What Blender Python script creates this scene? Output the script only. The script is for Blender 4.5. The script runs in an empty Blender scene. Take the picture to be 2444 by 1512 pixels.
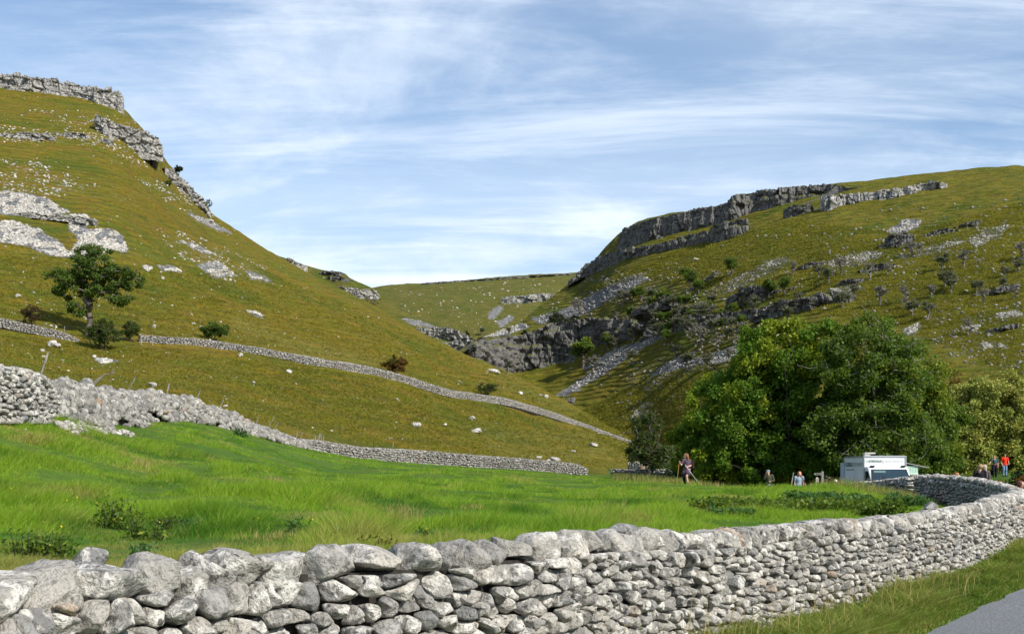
import bpy, math, random
import numpy as np
from mathutils import Vector
from mathutils.bvhtree import BVHTree

F = 2700.0      # focal length in photo units (photo is 2444 units wide)
H = 1130.0      # row of the true horizon
CX = 1222.0
R = math.radians
rng = np.random.default_rng(7)
random.seed(7)
scene = bpy.context.scene
COL = scene.collection

# ------------------------------------------------------------------ helpers
def P(x, y, Y):
    return np.array([(x - CX) * Y / F, Y, (H - y) * Y / F])

def tag(o, label=None, cat=None, group=None, kind=None):
    if label: o['label'] = label
    if cat: o['category'] = cat
    if group: o['group'] = group
    if kind: o['kind'] = kind
    return o

def empty(name, loc=(0, 0, 0), rz=0.0):
    o = bpy.data.objects.new(name, None)
    o.location = [float(v) for v in loc]
    o.rotation_euler = (0, 0, rz)
    o.empty_display_size = 0.3
    COL.objects.link(o)
    return o

def mkobj(name, V, faces, mats, parent=None, smooth=False, cols=None, midx=None, loc=None):
    """V (n,3); faces: (m,k) int array or list of lists; cols: dict name->(n,4)"""
    me = bpy.data.meshes.new(name)
    V = np.asarray(V, dtype=np.float32)
    if isinstance(faces, np.ndarray):
        m, k = faces.shape
        me.vertices.add(len(V)); me.vertices.foreach_set('co', V.ravel())
        me.loops.add(m * k); me.loops.foreach_set('vertex_index', faces.astype(np.int32).ravel())
        me.polygons.add(m)
        me.polygons.foreach_set('loop_start', np.arange(0, m * k, k, dtype=np.int32))
        try: me.polygons.foreach_set('loop_total', np.full(m, k, dtype=np.int32))
        except Exception: pass
    else:
        me.from_pydata([tuple(map(float, v)) for v in V], [], [list(map(int, f)) for f in faces])
        m = len(me.polygons)
    if not isinstance(mats, (list, tuple)): mats = [mats]
    for mt in mats: me.materials.append(mt)
    if midx is not None: me.polygons.foreach_set('material_index', np.asarray(midx, dtype=np.int32))
    if smooth: me.polygons.foreach_set('use_smooth', np.ones(m, dtype=bool))
    if cols:
        for nm, c in cols.items():
            a = me.attributes.new(nm, 'FLOAT_COLOR', 'POINT')
            a.data.foreach_set('color', np.asarray(c, dtype=np.float32).ravel())
    me.update(calc_edges=True); me.validate()
    o = bpy.data.objects.new(name, me)
    COL.objects.link(o)
    if loc is not None: o.location = [float(v) for v in loc]
    if parent is not None: o.parent = parent
    return o

def ico(sub):
    t = (1 + 5 ** .5) / 2
    v = [(-1, t, 0), (1, t, 0), (-1, -t, 0), (1, -t, 0), (0, -1, t), (0, 1, t), (0, -1, -t), (0, 1, -t), (t, 0, -1), (t, 0, 1), (-t, 0, -1), (-t, 0, 1)]
    f = [(0, 11, 5), (0, 5, 1), (0, 1, 7), (0, 7, 10), (0, 10, 11), (1, 5, 9), (5, 11, 4), (11, 10, 2), (10, 7, 6), (7, 1, 8), (3, 9, 4), (3, 4, 2), (3, 2, 6), (3, 6, 8), (3, 8, 9), (4, 9, 5), (2, 4, 11), (6, 2, 10), (8, 6, 7), (9, 8, 1)]
    v = [np.array(p) / np.linalg.norm(p) for p in v]
    for _ in range(sub):
        cache = {}; nf = []
        def mid(a, b):
            k = (min(a, b), max(a, b))
            if k not in cache:
                m = v[a] + v[b]; v.append(m / np.linalg.norm(m)); cache[k] = len(v) - 1
            return cache[k]
        for a, b, c in f:
            ab, bc, ca = mid(a, b), mid(b, c), mid(c, a)
            nf += [(a, ab, ca), (b, bc, ab), (c, ca, bc), (ab, bc, ca)]
        f = nf
    return np.array(v), np.array(f)
ICO = [ico(i) for i in range(4)]

# lattice value noise
_perm = np.random.default_rng(11).random(65536) * 2 - 1
def _h(i, j, k):
    n = (i.astype(np.int64) * 73856093) ^ (j.astype(np.int64) * 19349663) ^ (k.astype(np.int64) * 83492791)
    return _perm[(n ^ (n >> 13)) & 65535]
def vn(p):
    p = np.asarray(p, dtype=float); i = np.floor(p); f = p - i; f = f * f * (3 - 2 * f)
    i = i.astype(np.int64); x, y, z = i[..., 0], i[..., 1], i[..., 2]
    fx, fy, fz = f[..., 0], f[..., 1], f[..., 2]
    def L(a, b, t): return a + (b - a) * t
    return L(L(L(_h(x, y, z), _h(x + 1, y, z), fx), L(_h(x, y + 1, z), _h(x + 1, y + 1, z), fx), fy),
             L(L(_h(x, y, z + 1), _h(x + 1, y, z + 1), fx), L(_h(x, y + 1, z + 1), _h(x + 1, y + 1, z + 1), fx), fy), fz)
def fbm(p, o=4):
    s = 0; a = 1; t = 0; p = np.asarray(p, dtype=float)
    for k in range(o):
        s = s + a * vn(p * 2 ** k + 17.3 * k); t += a; a *= .5
    return s / t
def cell(u, v, seed=0):
    """2-D jittered cells: (id random, id random 2, F2-F1)"""
    iu = np.floor(u).astype(np.int64); iv = np.floor(v).astype(np.int64)
    f1 = np.full(u.shape, 9.); f2 = np.full(u.shape, 9.); r = np.zeros(u.shape); r2 = np.zeros(u.shape)
    for a in (-1, 0, 1):
        for b in (-1, 0, 1):
            ci, cj = iu + a, iv + b; s = np.full_like(ci, seed)
            px = ci + .5 + .45 * _h(ci, cj, s + 1); py = cj + .5 + .45 * _h(ci, cj, s + 2)
            d = np.maximum(np.abs(u - px), np.abs(v - py)) + .25 * np.hypot(u - px, v - py)
            q = _h(ci, cj, s + 3); q2 = _h(ci, cj, s + 4)
            near = d < f1
            f2 = np.where(near, f1, np.minimum(f2, d)); r = np.where(near, q, r); r2 = np.where(near, q2, r2); f1 = np.where(near, d, f1)
    return r, r2, f2 - f1

# ------------------------------------------------------------------ materials
class NT:
    def __init__(s, name):
        s.m = bpy.data.materials.new(name); s.m.use_nodes = True
        s.t = s.m.node_tree; s.b = s.t.nodes['Principled BSDF']; s.out = s.t.nodes['Material Output']
        s.geo = None
    def n(s, typ, **kw):
        o = s.t.nodes.new(typ)
        for k, v in kw.items():
            if k.startswith('i_'):
                key = k[2:]; key = int(key) if key.isdigit() else key
                o.inputs[key].default_value = v
            else: setattr(o, k, v)
        return o
    def l(s, a, b): s.t.links.new(a, b)
    def pos(s):
        if not s.geo: s.geo = s.n('ShaderNodeNewGeometry')
        return s.geo.outputs['Position']
    def map(s, sc=(1, 1, 1), rot=(0, 0, 0)):
        mp = s.n('ShaderNodeMapping'); mp.inputs['Scale'].default_value = sc; mp.inputs['Rotation'].default_value = rot
        s.l(s.pos(), mp.inputs[0]); return mp.outputs[0]
    def noise(s, scale, detail=4, rough=.55, vec=None, dist=0):
        o = s.n('ShaderNodeTexNoise'); o.inputs['Scale'].default_value = scale; o.inputs['Detail'].default_value = detail
        o.inputs['Roughness'].default_value = rough; o.inputs['Distortion'].default_value = dist
        s.l(vec if vec is not None else s.pos(), o.inputs['Vector']); return o.outputs['Fac']
    def ramp(s, fac, stops, interp='LINEAR'):
        o = s.n('ShaderNodeValToRGB'); o.color_ramp.interpolation = interp
        e = o.color_ramp.elements
        while len(e) < len(stops): e.new(.5)
        for el, (p, c) in zip(e, stops):
            el.position = p
            el.color = (c, c, c, 1) if not hasattr(c, '__len__') else (*c, 1)
        s.l(fac, o.inputs[0]); return o.outputs[0]
    def mix(s, fac, a, b, mode='MIX'):
        o = s.n('ShaderNodeMix', data_type='RGBA', blend_type=mode)
        for sock, val in ((o.inputs[0], fac), (o.inputs[6], a), (o.inputs[7], b)):
            if hasattr(val, 'links'): s.l(val, sock)
            elif hasattr(val, '__len__'): sock.default_value = (*val, 1) if len(val) == 3 else val
            else: sock.default_value = val
        return o.outputs[2]
    def math(s, op, a, b=0.0):
        o = s.n('ShaderNodeMath', operation=op)
        for i, v in ((0, a), (1, b)):
            if hasattr(v, 'links'): s.l(v, o.inputs[i])
            else: o.inputs[i].default_value = v
        return o.outputs[0]
    def attr(s, name):
        o = s.n('ShaderNodeAttribute'); o.attribute_name = name; return o
    def sep(s, c):
        o = s.n('ShaderNodeSeparateColor'); s.l(c, o.inputs[0]); return o.outputs
    def bump(s, h, strength=.5, dist=.1, prev=None):
        o = s.n('ShaderNodeBump'); o.inputs['Strength'].default_value = strength; o.inputs['Distance'].default_value = dist
        s.l(h, o.inputs['Height'])
        if prev is not None: s.l(prev, o.inputs['Normal'])
        return o.outputs[0]
    def fin(s, col, rough=.8, nor=None, spec=.3):
        if hasattr(col, 'links'): s.l(col, s.b.inputs['Base Color'])
        else: s.b.inputs['Base Color'].default_value = (*col, 1)
        if hasattr(rough, 'links'): s.l(rough, s.b.inputs['Roughness'])
        else: s.b.inputs['Roughness'].default_value = rough
        s.b.inputs['Specular IOR Level'].default_value = spec
        if nor is not None: s.l(nor, s.b.inputs['Normal'])
        return s.m

def plain(name, col, rough=.6, var=.12, scale=8, spec=.3, metal=0):
    k = NT(name); f = k.noise(scale, 3)
    c = k.mix(k.ramp(f, [(.3, 0.0), (.7, 1.0)]), tuple(v * (1 - var) for v in col), tuple(min(1, v * (1 + var)) for v in col))
    k.b.inputs['Metallic'].default_value = metal
    return k.fin(c, rough, None, spec)

def m_stone(name, s=1.0, light=1.0, moss=True):
    k = NT(name)
    a = k.sep(k.attr('tint').outputs['Color'])       # r brightness, g warmth, b random
    big = k.noise(2.2 / s, 5, .6)
    lich = k.noise(5.5 / s, 5, .62, dist=.4)
    fine = k.noise(30 / s, 4, .7)
    spots = k.noise(13 / s, 3, .5)
    base = k.mix(a[0], (.13 * light, .135 * light, .14 * light), (.45 * light, .415 * light, .355 * light))
    base = k.mix(k.ramp(big, [(.35, 0.0), (.65, .55)]), base, (.25 * light, .235 * light, .21 * light))
    white = k.math('MULTIPLY', k.ramp(lich, [(.48, 0.0), (.56, .75)]), k.ramp(a[2], [(.15, .12), (.5, 1.0)]))
    base = k.mix(white, base, (.66 * light, .63 * light, .57 * light))
    base = k.mix(k.math('MULTIPLY', k.ramp(a[1], [(.975, 0.0), (1.0, .6)]), 1), base, (.36, .21, .10))
    dark = k.math('MULTIPLY', k.ramp(spots, [(.585, 0.0), (.635, .9)]), k.ramp(a[2], [(.3, .45), (.8, 1.0)]))
    base = k.mix(dark, base, (.055, .05, .045))
    base = k.mix(k.ramp(fine, [(.36, .55), (.50, 0.0)]), base, (.10, .094, .082))
    h = k.math('ADD', k.math('ADD', k.math('MULTIPLY', fine, .45), k.math('MULTIPLY', lich, .8)), k.math('MULTIPLY', spots, .6))
    n = k.bump(h, 1.0, .075 * s)
    return k.fin(base, .9, n, .2)

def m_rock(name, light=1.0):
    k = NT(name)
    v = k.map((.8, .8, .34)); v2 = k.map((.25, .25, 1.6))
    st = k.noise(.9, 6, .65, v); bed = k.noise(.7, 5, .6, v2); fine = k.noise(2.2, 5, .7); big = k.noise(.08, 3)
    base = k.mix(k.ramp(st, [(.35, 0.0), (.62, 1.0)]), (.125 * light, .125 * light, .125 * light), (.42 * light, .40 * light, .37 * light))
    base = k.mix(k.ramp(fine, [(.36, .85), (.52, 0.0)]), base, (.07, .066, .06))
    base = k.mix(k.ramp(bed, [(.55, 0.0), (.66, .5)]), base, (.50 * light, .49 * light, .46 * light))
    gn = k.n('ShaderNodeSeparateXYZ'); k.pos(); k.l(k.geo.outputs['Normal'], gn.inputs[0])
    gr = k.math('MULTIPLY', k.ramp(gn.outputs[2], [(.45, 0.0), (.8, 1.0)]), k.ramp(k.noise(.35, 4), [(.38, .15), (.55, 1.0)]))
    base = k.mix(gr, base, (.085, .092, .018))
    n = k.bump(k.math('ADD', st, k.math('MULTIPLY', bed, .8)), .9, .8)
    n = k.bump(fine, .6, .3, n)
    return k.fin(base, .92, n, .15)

def m_hill(name, c1, c2, c3, terr=0.0, fleck=.5, dirn=0.0):
    """grass hillside; attribute 'mask': r scree amount, g rockiness, b straw"""
    k = NT(name)
    a = k.sep(k.attr('mask').outputs['Color'])
    big = k.noise(.022, 5, .6); mid = k.noise(.14, 6, .62, k.map((1, 1, 1)), .3)
    streak = k.noise(.5, 5, .65, k.map((.35, .35, 2.2), (0, 0, dirn)))
    fine = k.noise(1.3, 5, .75)
    c = k.mix(k.ramp(big, [(.36, 0.0), (.62, 1.0)]), c1, c2)
    c = k.mix(k.ramp(mid, [(.46, 0.0), (.58, .9)]), c, c3)
    c = k.mix(k.ramp(k.noise(.30, 5, .7, k.map((.5, .5, 2))), [(.38, .5), (.48, 0.0)]), c, tuple(v * .5 for v in c2))
    c = k.mix(k.ramp(streak, [(.45, 0.0), (.64, .6)]), c, (.20, .155, .035))
    c = k.mix(k.ramp(k.noise(.055, 4, .6), [(.52, 0.0), (.66, .75)]), c, (.075, .115, .012))
    c = k.mix(k.ramp(fine, [(.38, .75), (.55, 0.0)]), c, tuple(v * .33 for v in c1))
    c = k.mix(k.math('MULTIPLY', a[2], .8), c, (.20, .185, .05))
    # rock flecks
    fl = k.noise(.55, 4, .6, k.map((1, 1, 1.5))); fl2 = k.noise(.05, 3)
    thr = k.math('ADD', k.math('MULTIPLY', a[1], .20), k.math('MULTIPLY', k.ramp(fl2, [(.45, 0.0), (.7, 1.0)]), .05 * fleck))
    flk = k.ramp(k.math('ADD', fl, thr), [(.73, 0.0), (.76, 1.0)])
    c = k.mix(flk, c, (.30, .29, .27))
    # scree
    sn = k.noise(.30, 4, .6)
    sc = k.ramp(k.math('ADD', a[0], k.math('MULTIPLY', k.math('SUBTRACT', sn, .5), 1.5)), [(.42, 0.0), (.50, 1.0)])
    vo = k.n('ShaderNodeTexVoronoi'); vo.inputs['Scale'].default_value = 1.6; k.l(k.pos(), vo.inputs['Vector'])
    vs = k.sep(vo.outputs['Color'])
    scol = k.mix(vs[0], (.20, .20, .20), (.47, .46, .45))
    scol = k.mix(k.ramp(vo.outputs['Distance'], [(.25, 0.0), (.6, .8)]), scol, (.08, .08, .075))
    c = k.mix(sc, c, scol)
    n = k.bump(mid, .6, 2.0)
    n = k.bump(streak, 1.0, 1.5, n)
    n = k.bump(fine, .9, .8, n)
    if terr:
        w = k.n('ShaderNodeTexWave', wave_type='BANDS', bands_direction='Z')
        w.inputs['Scale'].default_value = .16; w.inputs['Distortion'].default_value = 7; w.inputs['Detail'].default_value = 3; w.inputs['Detail Scale'].default_value = .35
        k.l(k.pos(), w.inputs['Vector'])
        n = k.bump(w.outputs['Fac'], terr, 1.3, n)
    n = k.bump(k.math('MULTIPLY', flk, 1.0), .5, .5, n)
    return k.fin(c, .95, n, .1)

def m_leaf(name, c1, c2, c3=None, trans=.35):
    k = NT(name)
    a = k.sep(k.attr('tint').outputs['Color'])
    c = k.mix(a[0], c1, c2)
    if c3: c = k.mix(a[1], c, c3)
    d = k.n('ShaderNodeBsdfDiffuse'); t = k.n('ShaderNodeBsdfTranslucent'); mx = k.n('ShaderNodeMixShader'); mx.inputs[0].default_value = trans
    k.l(c, d.inputs[0])
    tc = k.mix(.4, c, (.30, .42, .03)); k.l(tc, t.inputs[0])
    g = k.n('ShaderNodeBsdfGlossy'); g.inputs['Roughness'].default_value = .6; g.inputs[0].default_value = (.3, .35, .25, 1)
    m2 = k.n('ShaderNodeMixShader'); m2.inputs[0].default_value = .05
    k.l(d.outputs[0], mx.inputs[1]); k.l(t.outputs[0], mx.inputs[2])
    k.l(mx.outputs[0], m2.inputs[1]); k.l(g.outputs[0], m2.inputs[2]); k.l(m2.outputs[0], k.out.inputs[0])
    return k.m

def m_bark(name, c1, c2):
    k = NT(name)
    v = k.map((6, 6, 1.5)); n1 = k.noise(1.5, 5, .6, v)
    c = k.mix(k.ramp(n1, [(.35, 0.0), (.65, 1.0)]), c1, c2)
    return k.fin(c, .9, k.bump(n1, .8, .05), .15)

def m_fieldgrass():
    k = NT('field_turf')
    big = k.noise(.12, 4); mid = k.noise(.9, 5, .65, k.map((.6, 1, 1))); fine = k.noise(9, 4, .7, k.map((.5, 1, 1)))
    c = k.mix(k.ramp(big, [(.35, 0.0), (.65, 1.0)]), (.045, .115, .012), (.085, .15, .018))
    c = k.mix(k.ramp(mid, [(.45, 0.0), (.7, .7)]), c, (.10, .12, .025))
    c = k.mix(k.ramp(fine, [(.35, .6), (.55, 0.0)]), c, (.018, .035, .006))
    n = k.bump(mid, .6, .3); n = k.bump(fine, .8, .08, n)
    return k.fin(c, .95, n, .1)

def m_road():
    k = NT('asphalt')
    f = k.noise(28, 5, .85); g = k.noise(1.3, 4)
    c = k.mix(k.ramp(f, [(.35, 0.0), (.65, 1.0)]), (.05, .055, .06), (.27, .28, .29))
    c = k.mix(k.ramp(g, [(.45, 0.0), (.65, .3)]), c, (.15, .14, .12))
    return k.fin(c, .9, k.bump(f, .9, .02), .2)

M = {}
M['stone'] = m_stone('limestone_wall', 1.0, 1.06)
M['stone_mid'] = m_stone('limestone_wall_distant', 2.0, .78)
M['stone_white'] = m_stone('limestone_bleached', 1.8, 1.15)
M['boulder'] = m_stone('limestone_boulder', 3.5, 1.15)
M['hearting'] = plain('wall_hearting', (.025, .022, .018), .95, .5, 14)
M['rock'] = m_rock('cliff_limestone', 1.08)
M['rock_dark'] = m_rock('cliff_limestone_shaded', .44)  # same cliff rock in darker tones: shade of unlit faces put into the colour
M['hill_left'] = m_hill('hill_grass_left', (.180, .150, .010), (.118, .142, .010), (.215, .145, .014), .5, .5)
M['hill_right'] = m_hill('hill_grass_right', (.175, .166, .012), (.118, .140, .011), (.220, .178, .020), 1.0, .8)
M['hill_far'] = m_hill('hill_grass_far', (.125, .13, .02), (.095, .108, .018), (.15, .135, .03), .5, .6)
M['field'] = m_fieldgrass()
M['road'] = m_road()
M['bark'] = m_bark('bark_grey', (.06, .05, .04), (.16, .14, .11))
M['bark_dark'] = m_bark('bark_dark', (.025, .02, .016), (.06, .05, .04))
M['bark_pale'] = m_bark('bark_pale', (.10, .092, .075), (.23, .21, .175))
M['leaf_ash'] = m_leaf('leaf_ash', (.03, .065, .010), (.10, .15, .022))
M['leaf_big'] = m_leaf('leaf_sycamore', (.024, .07, .006), (.11, .20, .015), (.28, .32, .018))
M['leaf_mid'] = m_leaf('leaf_hedgerow', (.03, .07, .009), (.11, .165, .020), (.22, .25, .02))
M['leaf_olive'] = m_leaf('leaf_willow', (.16, .18, .035), (.38, .40, .09), (.40, .36, .09))
M['leaf_rust'] = m_leaf('leaf_hawthorn_rust', (.06, .035, .008), (.14, .045, .010), (.06, .06, .012))
M['leaf_maroon'] = m_leaf('leaf_maroon', (.035, .018, .012), (.08, .035, .02))
M['leaf_red'] = m_leaf('leaf_red', (.10, .008, .006), (.38, .02, .012), (.03, .05, .012))
M['leaf_scrub'] = m_leaf('leaf_scrub', (.028, .048, .012), (.065, .085, .02), (.09, .085, .03))
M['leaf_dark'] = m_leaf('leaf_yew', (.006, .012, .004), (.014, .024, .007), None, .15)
M['leaf_nettle'] = m_leaf('leaf_nettle', (.025, .075, .018), (.055, .14, .035))
M['blade'] = m_leaf('grass_blade', (.042, .150, .007), (.215, .355, .020), (.42, .32, .11), .4)
M['blade_verge'] = m_leaf('grass_blade_verge', (.055, .12, .012), (.18, .25, .03), (.42, .31, .12), .35)
M['blade_hill'] = m_leaf('grass_tussock_hill', (.11, .118, .009), (.185, .165, .012), (.24, .18, .03), .2)
M['wood_grey'] = m_bark('weathered_wood', (.14, .13, .115), (.34, .32, .29))
M['wood_dark'] = m_bark('dark_wood', (.02, .017, .014), (.055, .045, .035))

# ------------------------------------------------------------------ terrain
def catmull(A, n, axis=0):
    """resample control array along axis with catmull-rom, n samples per whole axis"""
    A = np.moveaxis(np.asarray(A, float), axis, 0); m = len(A)
    t = np.linspace(0, m - 1, n); i = np.minimum(np.floor(t).astype(int), m - 2); f = (t - i)[:, None, None] if A.ndim == 3 else (t - i)[:, None]
    g = lambda k: A[np.clip(k, 0, m - 1)]
    p0, p1, p2, p3 = g(i - 1), g(i), g(i + 1), g(i + 2)
    # limit tangents
    r = .5 * ((2 * p1) + (-p0 + p2) * f + (2 * p0 - 5 * p1 + 4 * p2 - p3) * f ** 2 + (-p0 + 3 * p1 - 3 * p2 + p3) * f ** 3)
    return np.moveaxis(r, 0, axis)

def gridfaces(nv, nu):
    a = np.arange((nv - 1) * nu).reshape(nv - 1, nu)[:, :-1].ravel()
    return np.stack([a, a + 1, a + nu + 1, a + nu], 1)

def inpoly(px, py, poly):
    c = np.zeros(px.shape, bool); n = len(poly)
    for i in range(n):
        x1, y1 = poly[i]; x2, y2 = poly[(i + 1) % n]
        cond = (y1 > py) != (y2 > py)
        xi = (x2 - x1) * (py - y1) / (y2 - y1 + 1e-9) + x1
        c ^= cond & (px < xi)
    return c
def polydist(px, py, poly):
    d = np.full(px.shape, 1e9); n = len(poly)
    for i in range(n):
        a = np.array(poly[i], float); b = np.array(poly[(i + 1) % n], float); ab = b - a
        t = np.clip(((px - a[0]) * ab[0] + (py - a[1]) * ab[1]) / (ab @ ab + 1e-9), 0, 1)
        d = np.minimum(d, np.hypot(px - a[0] - t * ab[0], py - a[1] - t * ab[1]))
    return np.where(inpoly(px, py, poly), d, -d)

TERR = []      # (verts, faces) of all terrain for ray casts
def patch(name, net, nv, nu, mat, amp, scl, label, screes=(), rocky=(), straw=(), amp2=0.0, seed=0, fade=None):
    G = catmull(catmull(net, nv, 0), nu, 1); V = G.reshape(-1, 3).copy()
    w = np.ones(len(V)) if fade is None else fade(V)
    V[:, 2] += w * (amp * fbm(np.c_[V[:, 0] / scl, V[:, 1] / scl, np.full(len(V), seed + .5)], 5)
                    + amp2 * fbm(np.c_[V[:, 0] / 6, V[:, 1] / 6, V[:, 2] / 3 + seed], 3))
    px = V[:, 0] / V[:, 1] * F + CX; py = H - V[:, 2] / V[:, 1] * F
    mask = np.zeros((len(V), 4)); mask[:, 3] = 1
    for poly in screes:
        d = polydist(px, py, poly); mask[:, 0] = np.maximum(mask[:, 0], np.clip(.58 + d / 15, 0, 1))
    for poly, s in rocky:
        d = polydist(px, py, poly); mask[:, 1] = np.maximum(mask[:, 1], s * np.clip(.5 + d / 30, 0, 1))
    for poly, s in straw:
        d = polydist(px, py, poly); mask[:, 2] = np.maximum(mask[:, 2], s * np.clip(.5 + d / 24, 0, 1))
    o = mkobj(name, V, gridfaces(nv, nu), mat, smooth=True, cols={'mask': mask})
    tag(o, label, None, None, 'structure')
    TERR.append((V, gridfaces(nv, nu)))
    return o

def ip(x, tab): return float(np.interp(x, [t[0] for t in tab], [t[1] for t in tab]))

# dry stone wall lines: (x, base y, depth)
W2 = [(-500, 985, 22), (-200, 995, 26), (0, 1003, 31), (60, 1004, 33), (150, 1012, 40), (300, 1004, 58), (400, 1001, 66), (505, 1014, 75), (660, 1056, 91), (820, 1090, 103), (1000, 1106, 115), (1120, 1114, 121), (1230, 1120, 126), (1350, 1128, 130), (1410, 1133, 132)]
W2x = W2[:-1] + [(1450, 1134, 137), (1560, 1138, 142), (1700, 1140, 150)]
W3 = [(-500, 735, 160), (-200, 755, 152), (0, 780, 150), (60, 792, 151), (135, 807, 153), (185, 817, 155), (331, 820, 160), (505, 834, 165), (637, 853, 170), (741, 873, 176), (910, 900, 190), (1078, 948, 205), (1209, 967, 222), (1320, 998, 245), (1504, 1061, 285), (1600, 1090, 290)]
CREST = [(-500, 120, 430), (-200, 150, 435), (0, 188, 440), (150, 208, 445), (250, 226, 448), (300, 264, 450), (350, 318, 450), (400, 388, 450), (450, 444, 452), (505, 510, 455), (580, 563, 458), (660, 614, 460), (740, 657, 458), (820, 698, 450), (910, 745, 442), (1000, 793, 430), (1120, 854, 415), (1230, 899, 395), (1350, 957, 365), (1450, 1014, 330), (1500, 1042, 318), (1560, 1078, 305), (1640, 1112, 300)]
def lk(tab, x, k): return float(np.interp(x, [t[0] for t in tab], [t[k] for t in tab]))

cols = [-500, -350, -200, -100, 0, 75, 150, 225, 275, 300, 325, 350, 375, 400, 425, 450, 478, 505, 540, 580, 620, 660, 740, 820, 910, 1000, 1060, 1120, 1175, 1230, 1290, 1350, 1400, 1450, 1500, 1560, 1640]
net = []
for x in cols:
    y0, Y0 = lk(W2x, x, 1), lk(W2x, x, 2); y2, Y2 = lk(W3, x, 1), lk(W3, x, 2); yc, Yc = lk(CREST, x, 1), lk(CREST, x, 2)
    z0, z2, zc = [(H - y) * Y / F for y, Y in ((y0, Y0), (y2, Y2), (yc, Yc))]
    rows = [(Y0 - 2.5, z0 - 1.2), (Y0, z0 - .05)]
    for t, g in ((.25, .18), (.5, .40), (.75, .68)): rows.append((Y0 + (Y2 - Y0) * t, z0 + (z2 - z0) * g))
    rows.append((Y2, z2))
    steep = np.clip((x - 350) / 500, 0, 1)
    for t, g1, g2 in ((.15, .12, .16), (.3, .26, .33), (.45, .41, .50), (.6, .57, .66), (.75, .735, .81), (.88, .875, .925), (.96, .965, .98)):
        g = g1 + (g2 - g1) * steep; rows.append((Y2 + (Yc - Y2) * t, z2 + (zc - z2) * g))
    rows.append((Yc, zc))
    rows += [(Yc + 12, zc - .3 - .02 * 12), (Yc + 40, zc - 5), (Yc + 90, zc - 22), (Yc + 160, zc - 50)]
    net.append([((x - CX) * Y / F, Y, z) for Y, z in rows])
net = np.array(net).transpose(1, 0, 2)
scree_left = [
    [(-40, 455), (20, 458), (62, 463), (110, 474), (165, 507), (120, 515), (60, 512), (-40, 508)],
    [(-40, 530), (30, 528), (95, 548), (150, 585), (165, 612), (130, 612), (75, 588), (-40, 572)],
    [(168, 512), (205, 512), (218, 530), (200, 545), (232, 548), (262, 545), (290, 562), (306, 602), (262, 596), (225, 612), (160, 612), (190, 570), (165, 545)],
    [(448, 508), (505, 528), (552, 556), (520, 548), (470, 525)], [(430, 574), (470, 586), (512, 606), (480, 602)],
    [(470, 632), (520, 622), (560, 655), (510, 662)], [(588, 648), (625, 655), (648, 672), (600, 664)], [(378, 634), (415, 638), (432, 648), (390, 646)],
    [(588, 742), (612, 745), (628, 756)], [(340, 634), (362, 640), (352, 648)], [(222, 850), (262, 855), (282, 862), (240, 868)]]
rocky_left = [([(0, 380), (90, 385), (160, 415), (240, 445), (150, 470), (60, 460), (0, 450)], .55), ([(0, 300), (120, 310), (230, 318), (420, 380), (300, 365), (150, 340), (0, 340)], .6),
              ([(60, 260), (220, 265), (380, 300), (420, 400), (330, 400), (200, 330)], .35), ([(370, 540), (470, 560), (640, 640), (560, 680), (400, 600)], .5),
              ([(330, 430), (480, 440), (520, 520), (420, 500)], .35)]
straw_left = [([(560, 745), (700, 810), (900, 860), (880, 880), (700, 835), (560, 780)], .5), ([(1100, 1010), (1560, 1040), (1560, 1110), (1200, 1100)], .35), ([(1150, 870), (1500, 1030), (1480, 1050), (1200, 920)], .3)]
patch('hillside', net, 520, 620, M['hill_left'], 2.0, 34, 'steep olive grass hillside on the left with white scree', scree_left, rocky_left, straw_left, .6, 1,
      fade=lambda V: np.clip((V[:, 1] - 60) / 160, .06, 1))

# far spur behind the left hillside
SP = [(560, 590, 640), (620, 596, 620), (667, 612, 605), (700, 622, 600), (741, 637, 595), (788, 648, 590), (819, 652, 585), (842, 668, 582), (893, 691, 578), (920, 714, 574), (977, 748, 566), (1044, 781, 556), (1098, 797, 548), (1125, 815, 543), (1140, 880, 536)]
net = []
for x, yc, Yc in SP:
    zc = (H - yc) * Yc / F; z0 = 22; Y0 = 462
    rows = [(Y0, z0 - 10)] + [(Y0 + (Yc - Y0) * t, z0 + (zc - z0) * g) for t, g in ((.25, .3), (.5, .56), (.75, .8), (.92, .955))] + [(Yc, zc), (Yc + 15, zc - 1), (Yc + 60, zc - 12), (Yc + 140, zc - 40)]
    net.append([((x - CX) * Y / F, Y, z) for Y, z in rows])
patch('far_spur', np.array(net).transpose(1, 0, 2), 160, 240, M['hill_far'], 1.2, 25, 'grassy spur with pale crags behind the left hillside',
      [[(960, 760), (1040, 775), (1060, 785), (975, 772)]], [([(960, 745), (1130, 790), (1120, 850), (1000, 800)], .7), ([(660, 600), (940, 690), (900, 730), (700, 660)], .4)], [], .2, 3)

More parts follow.
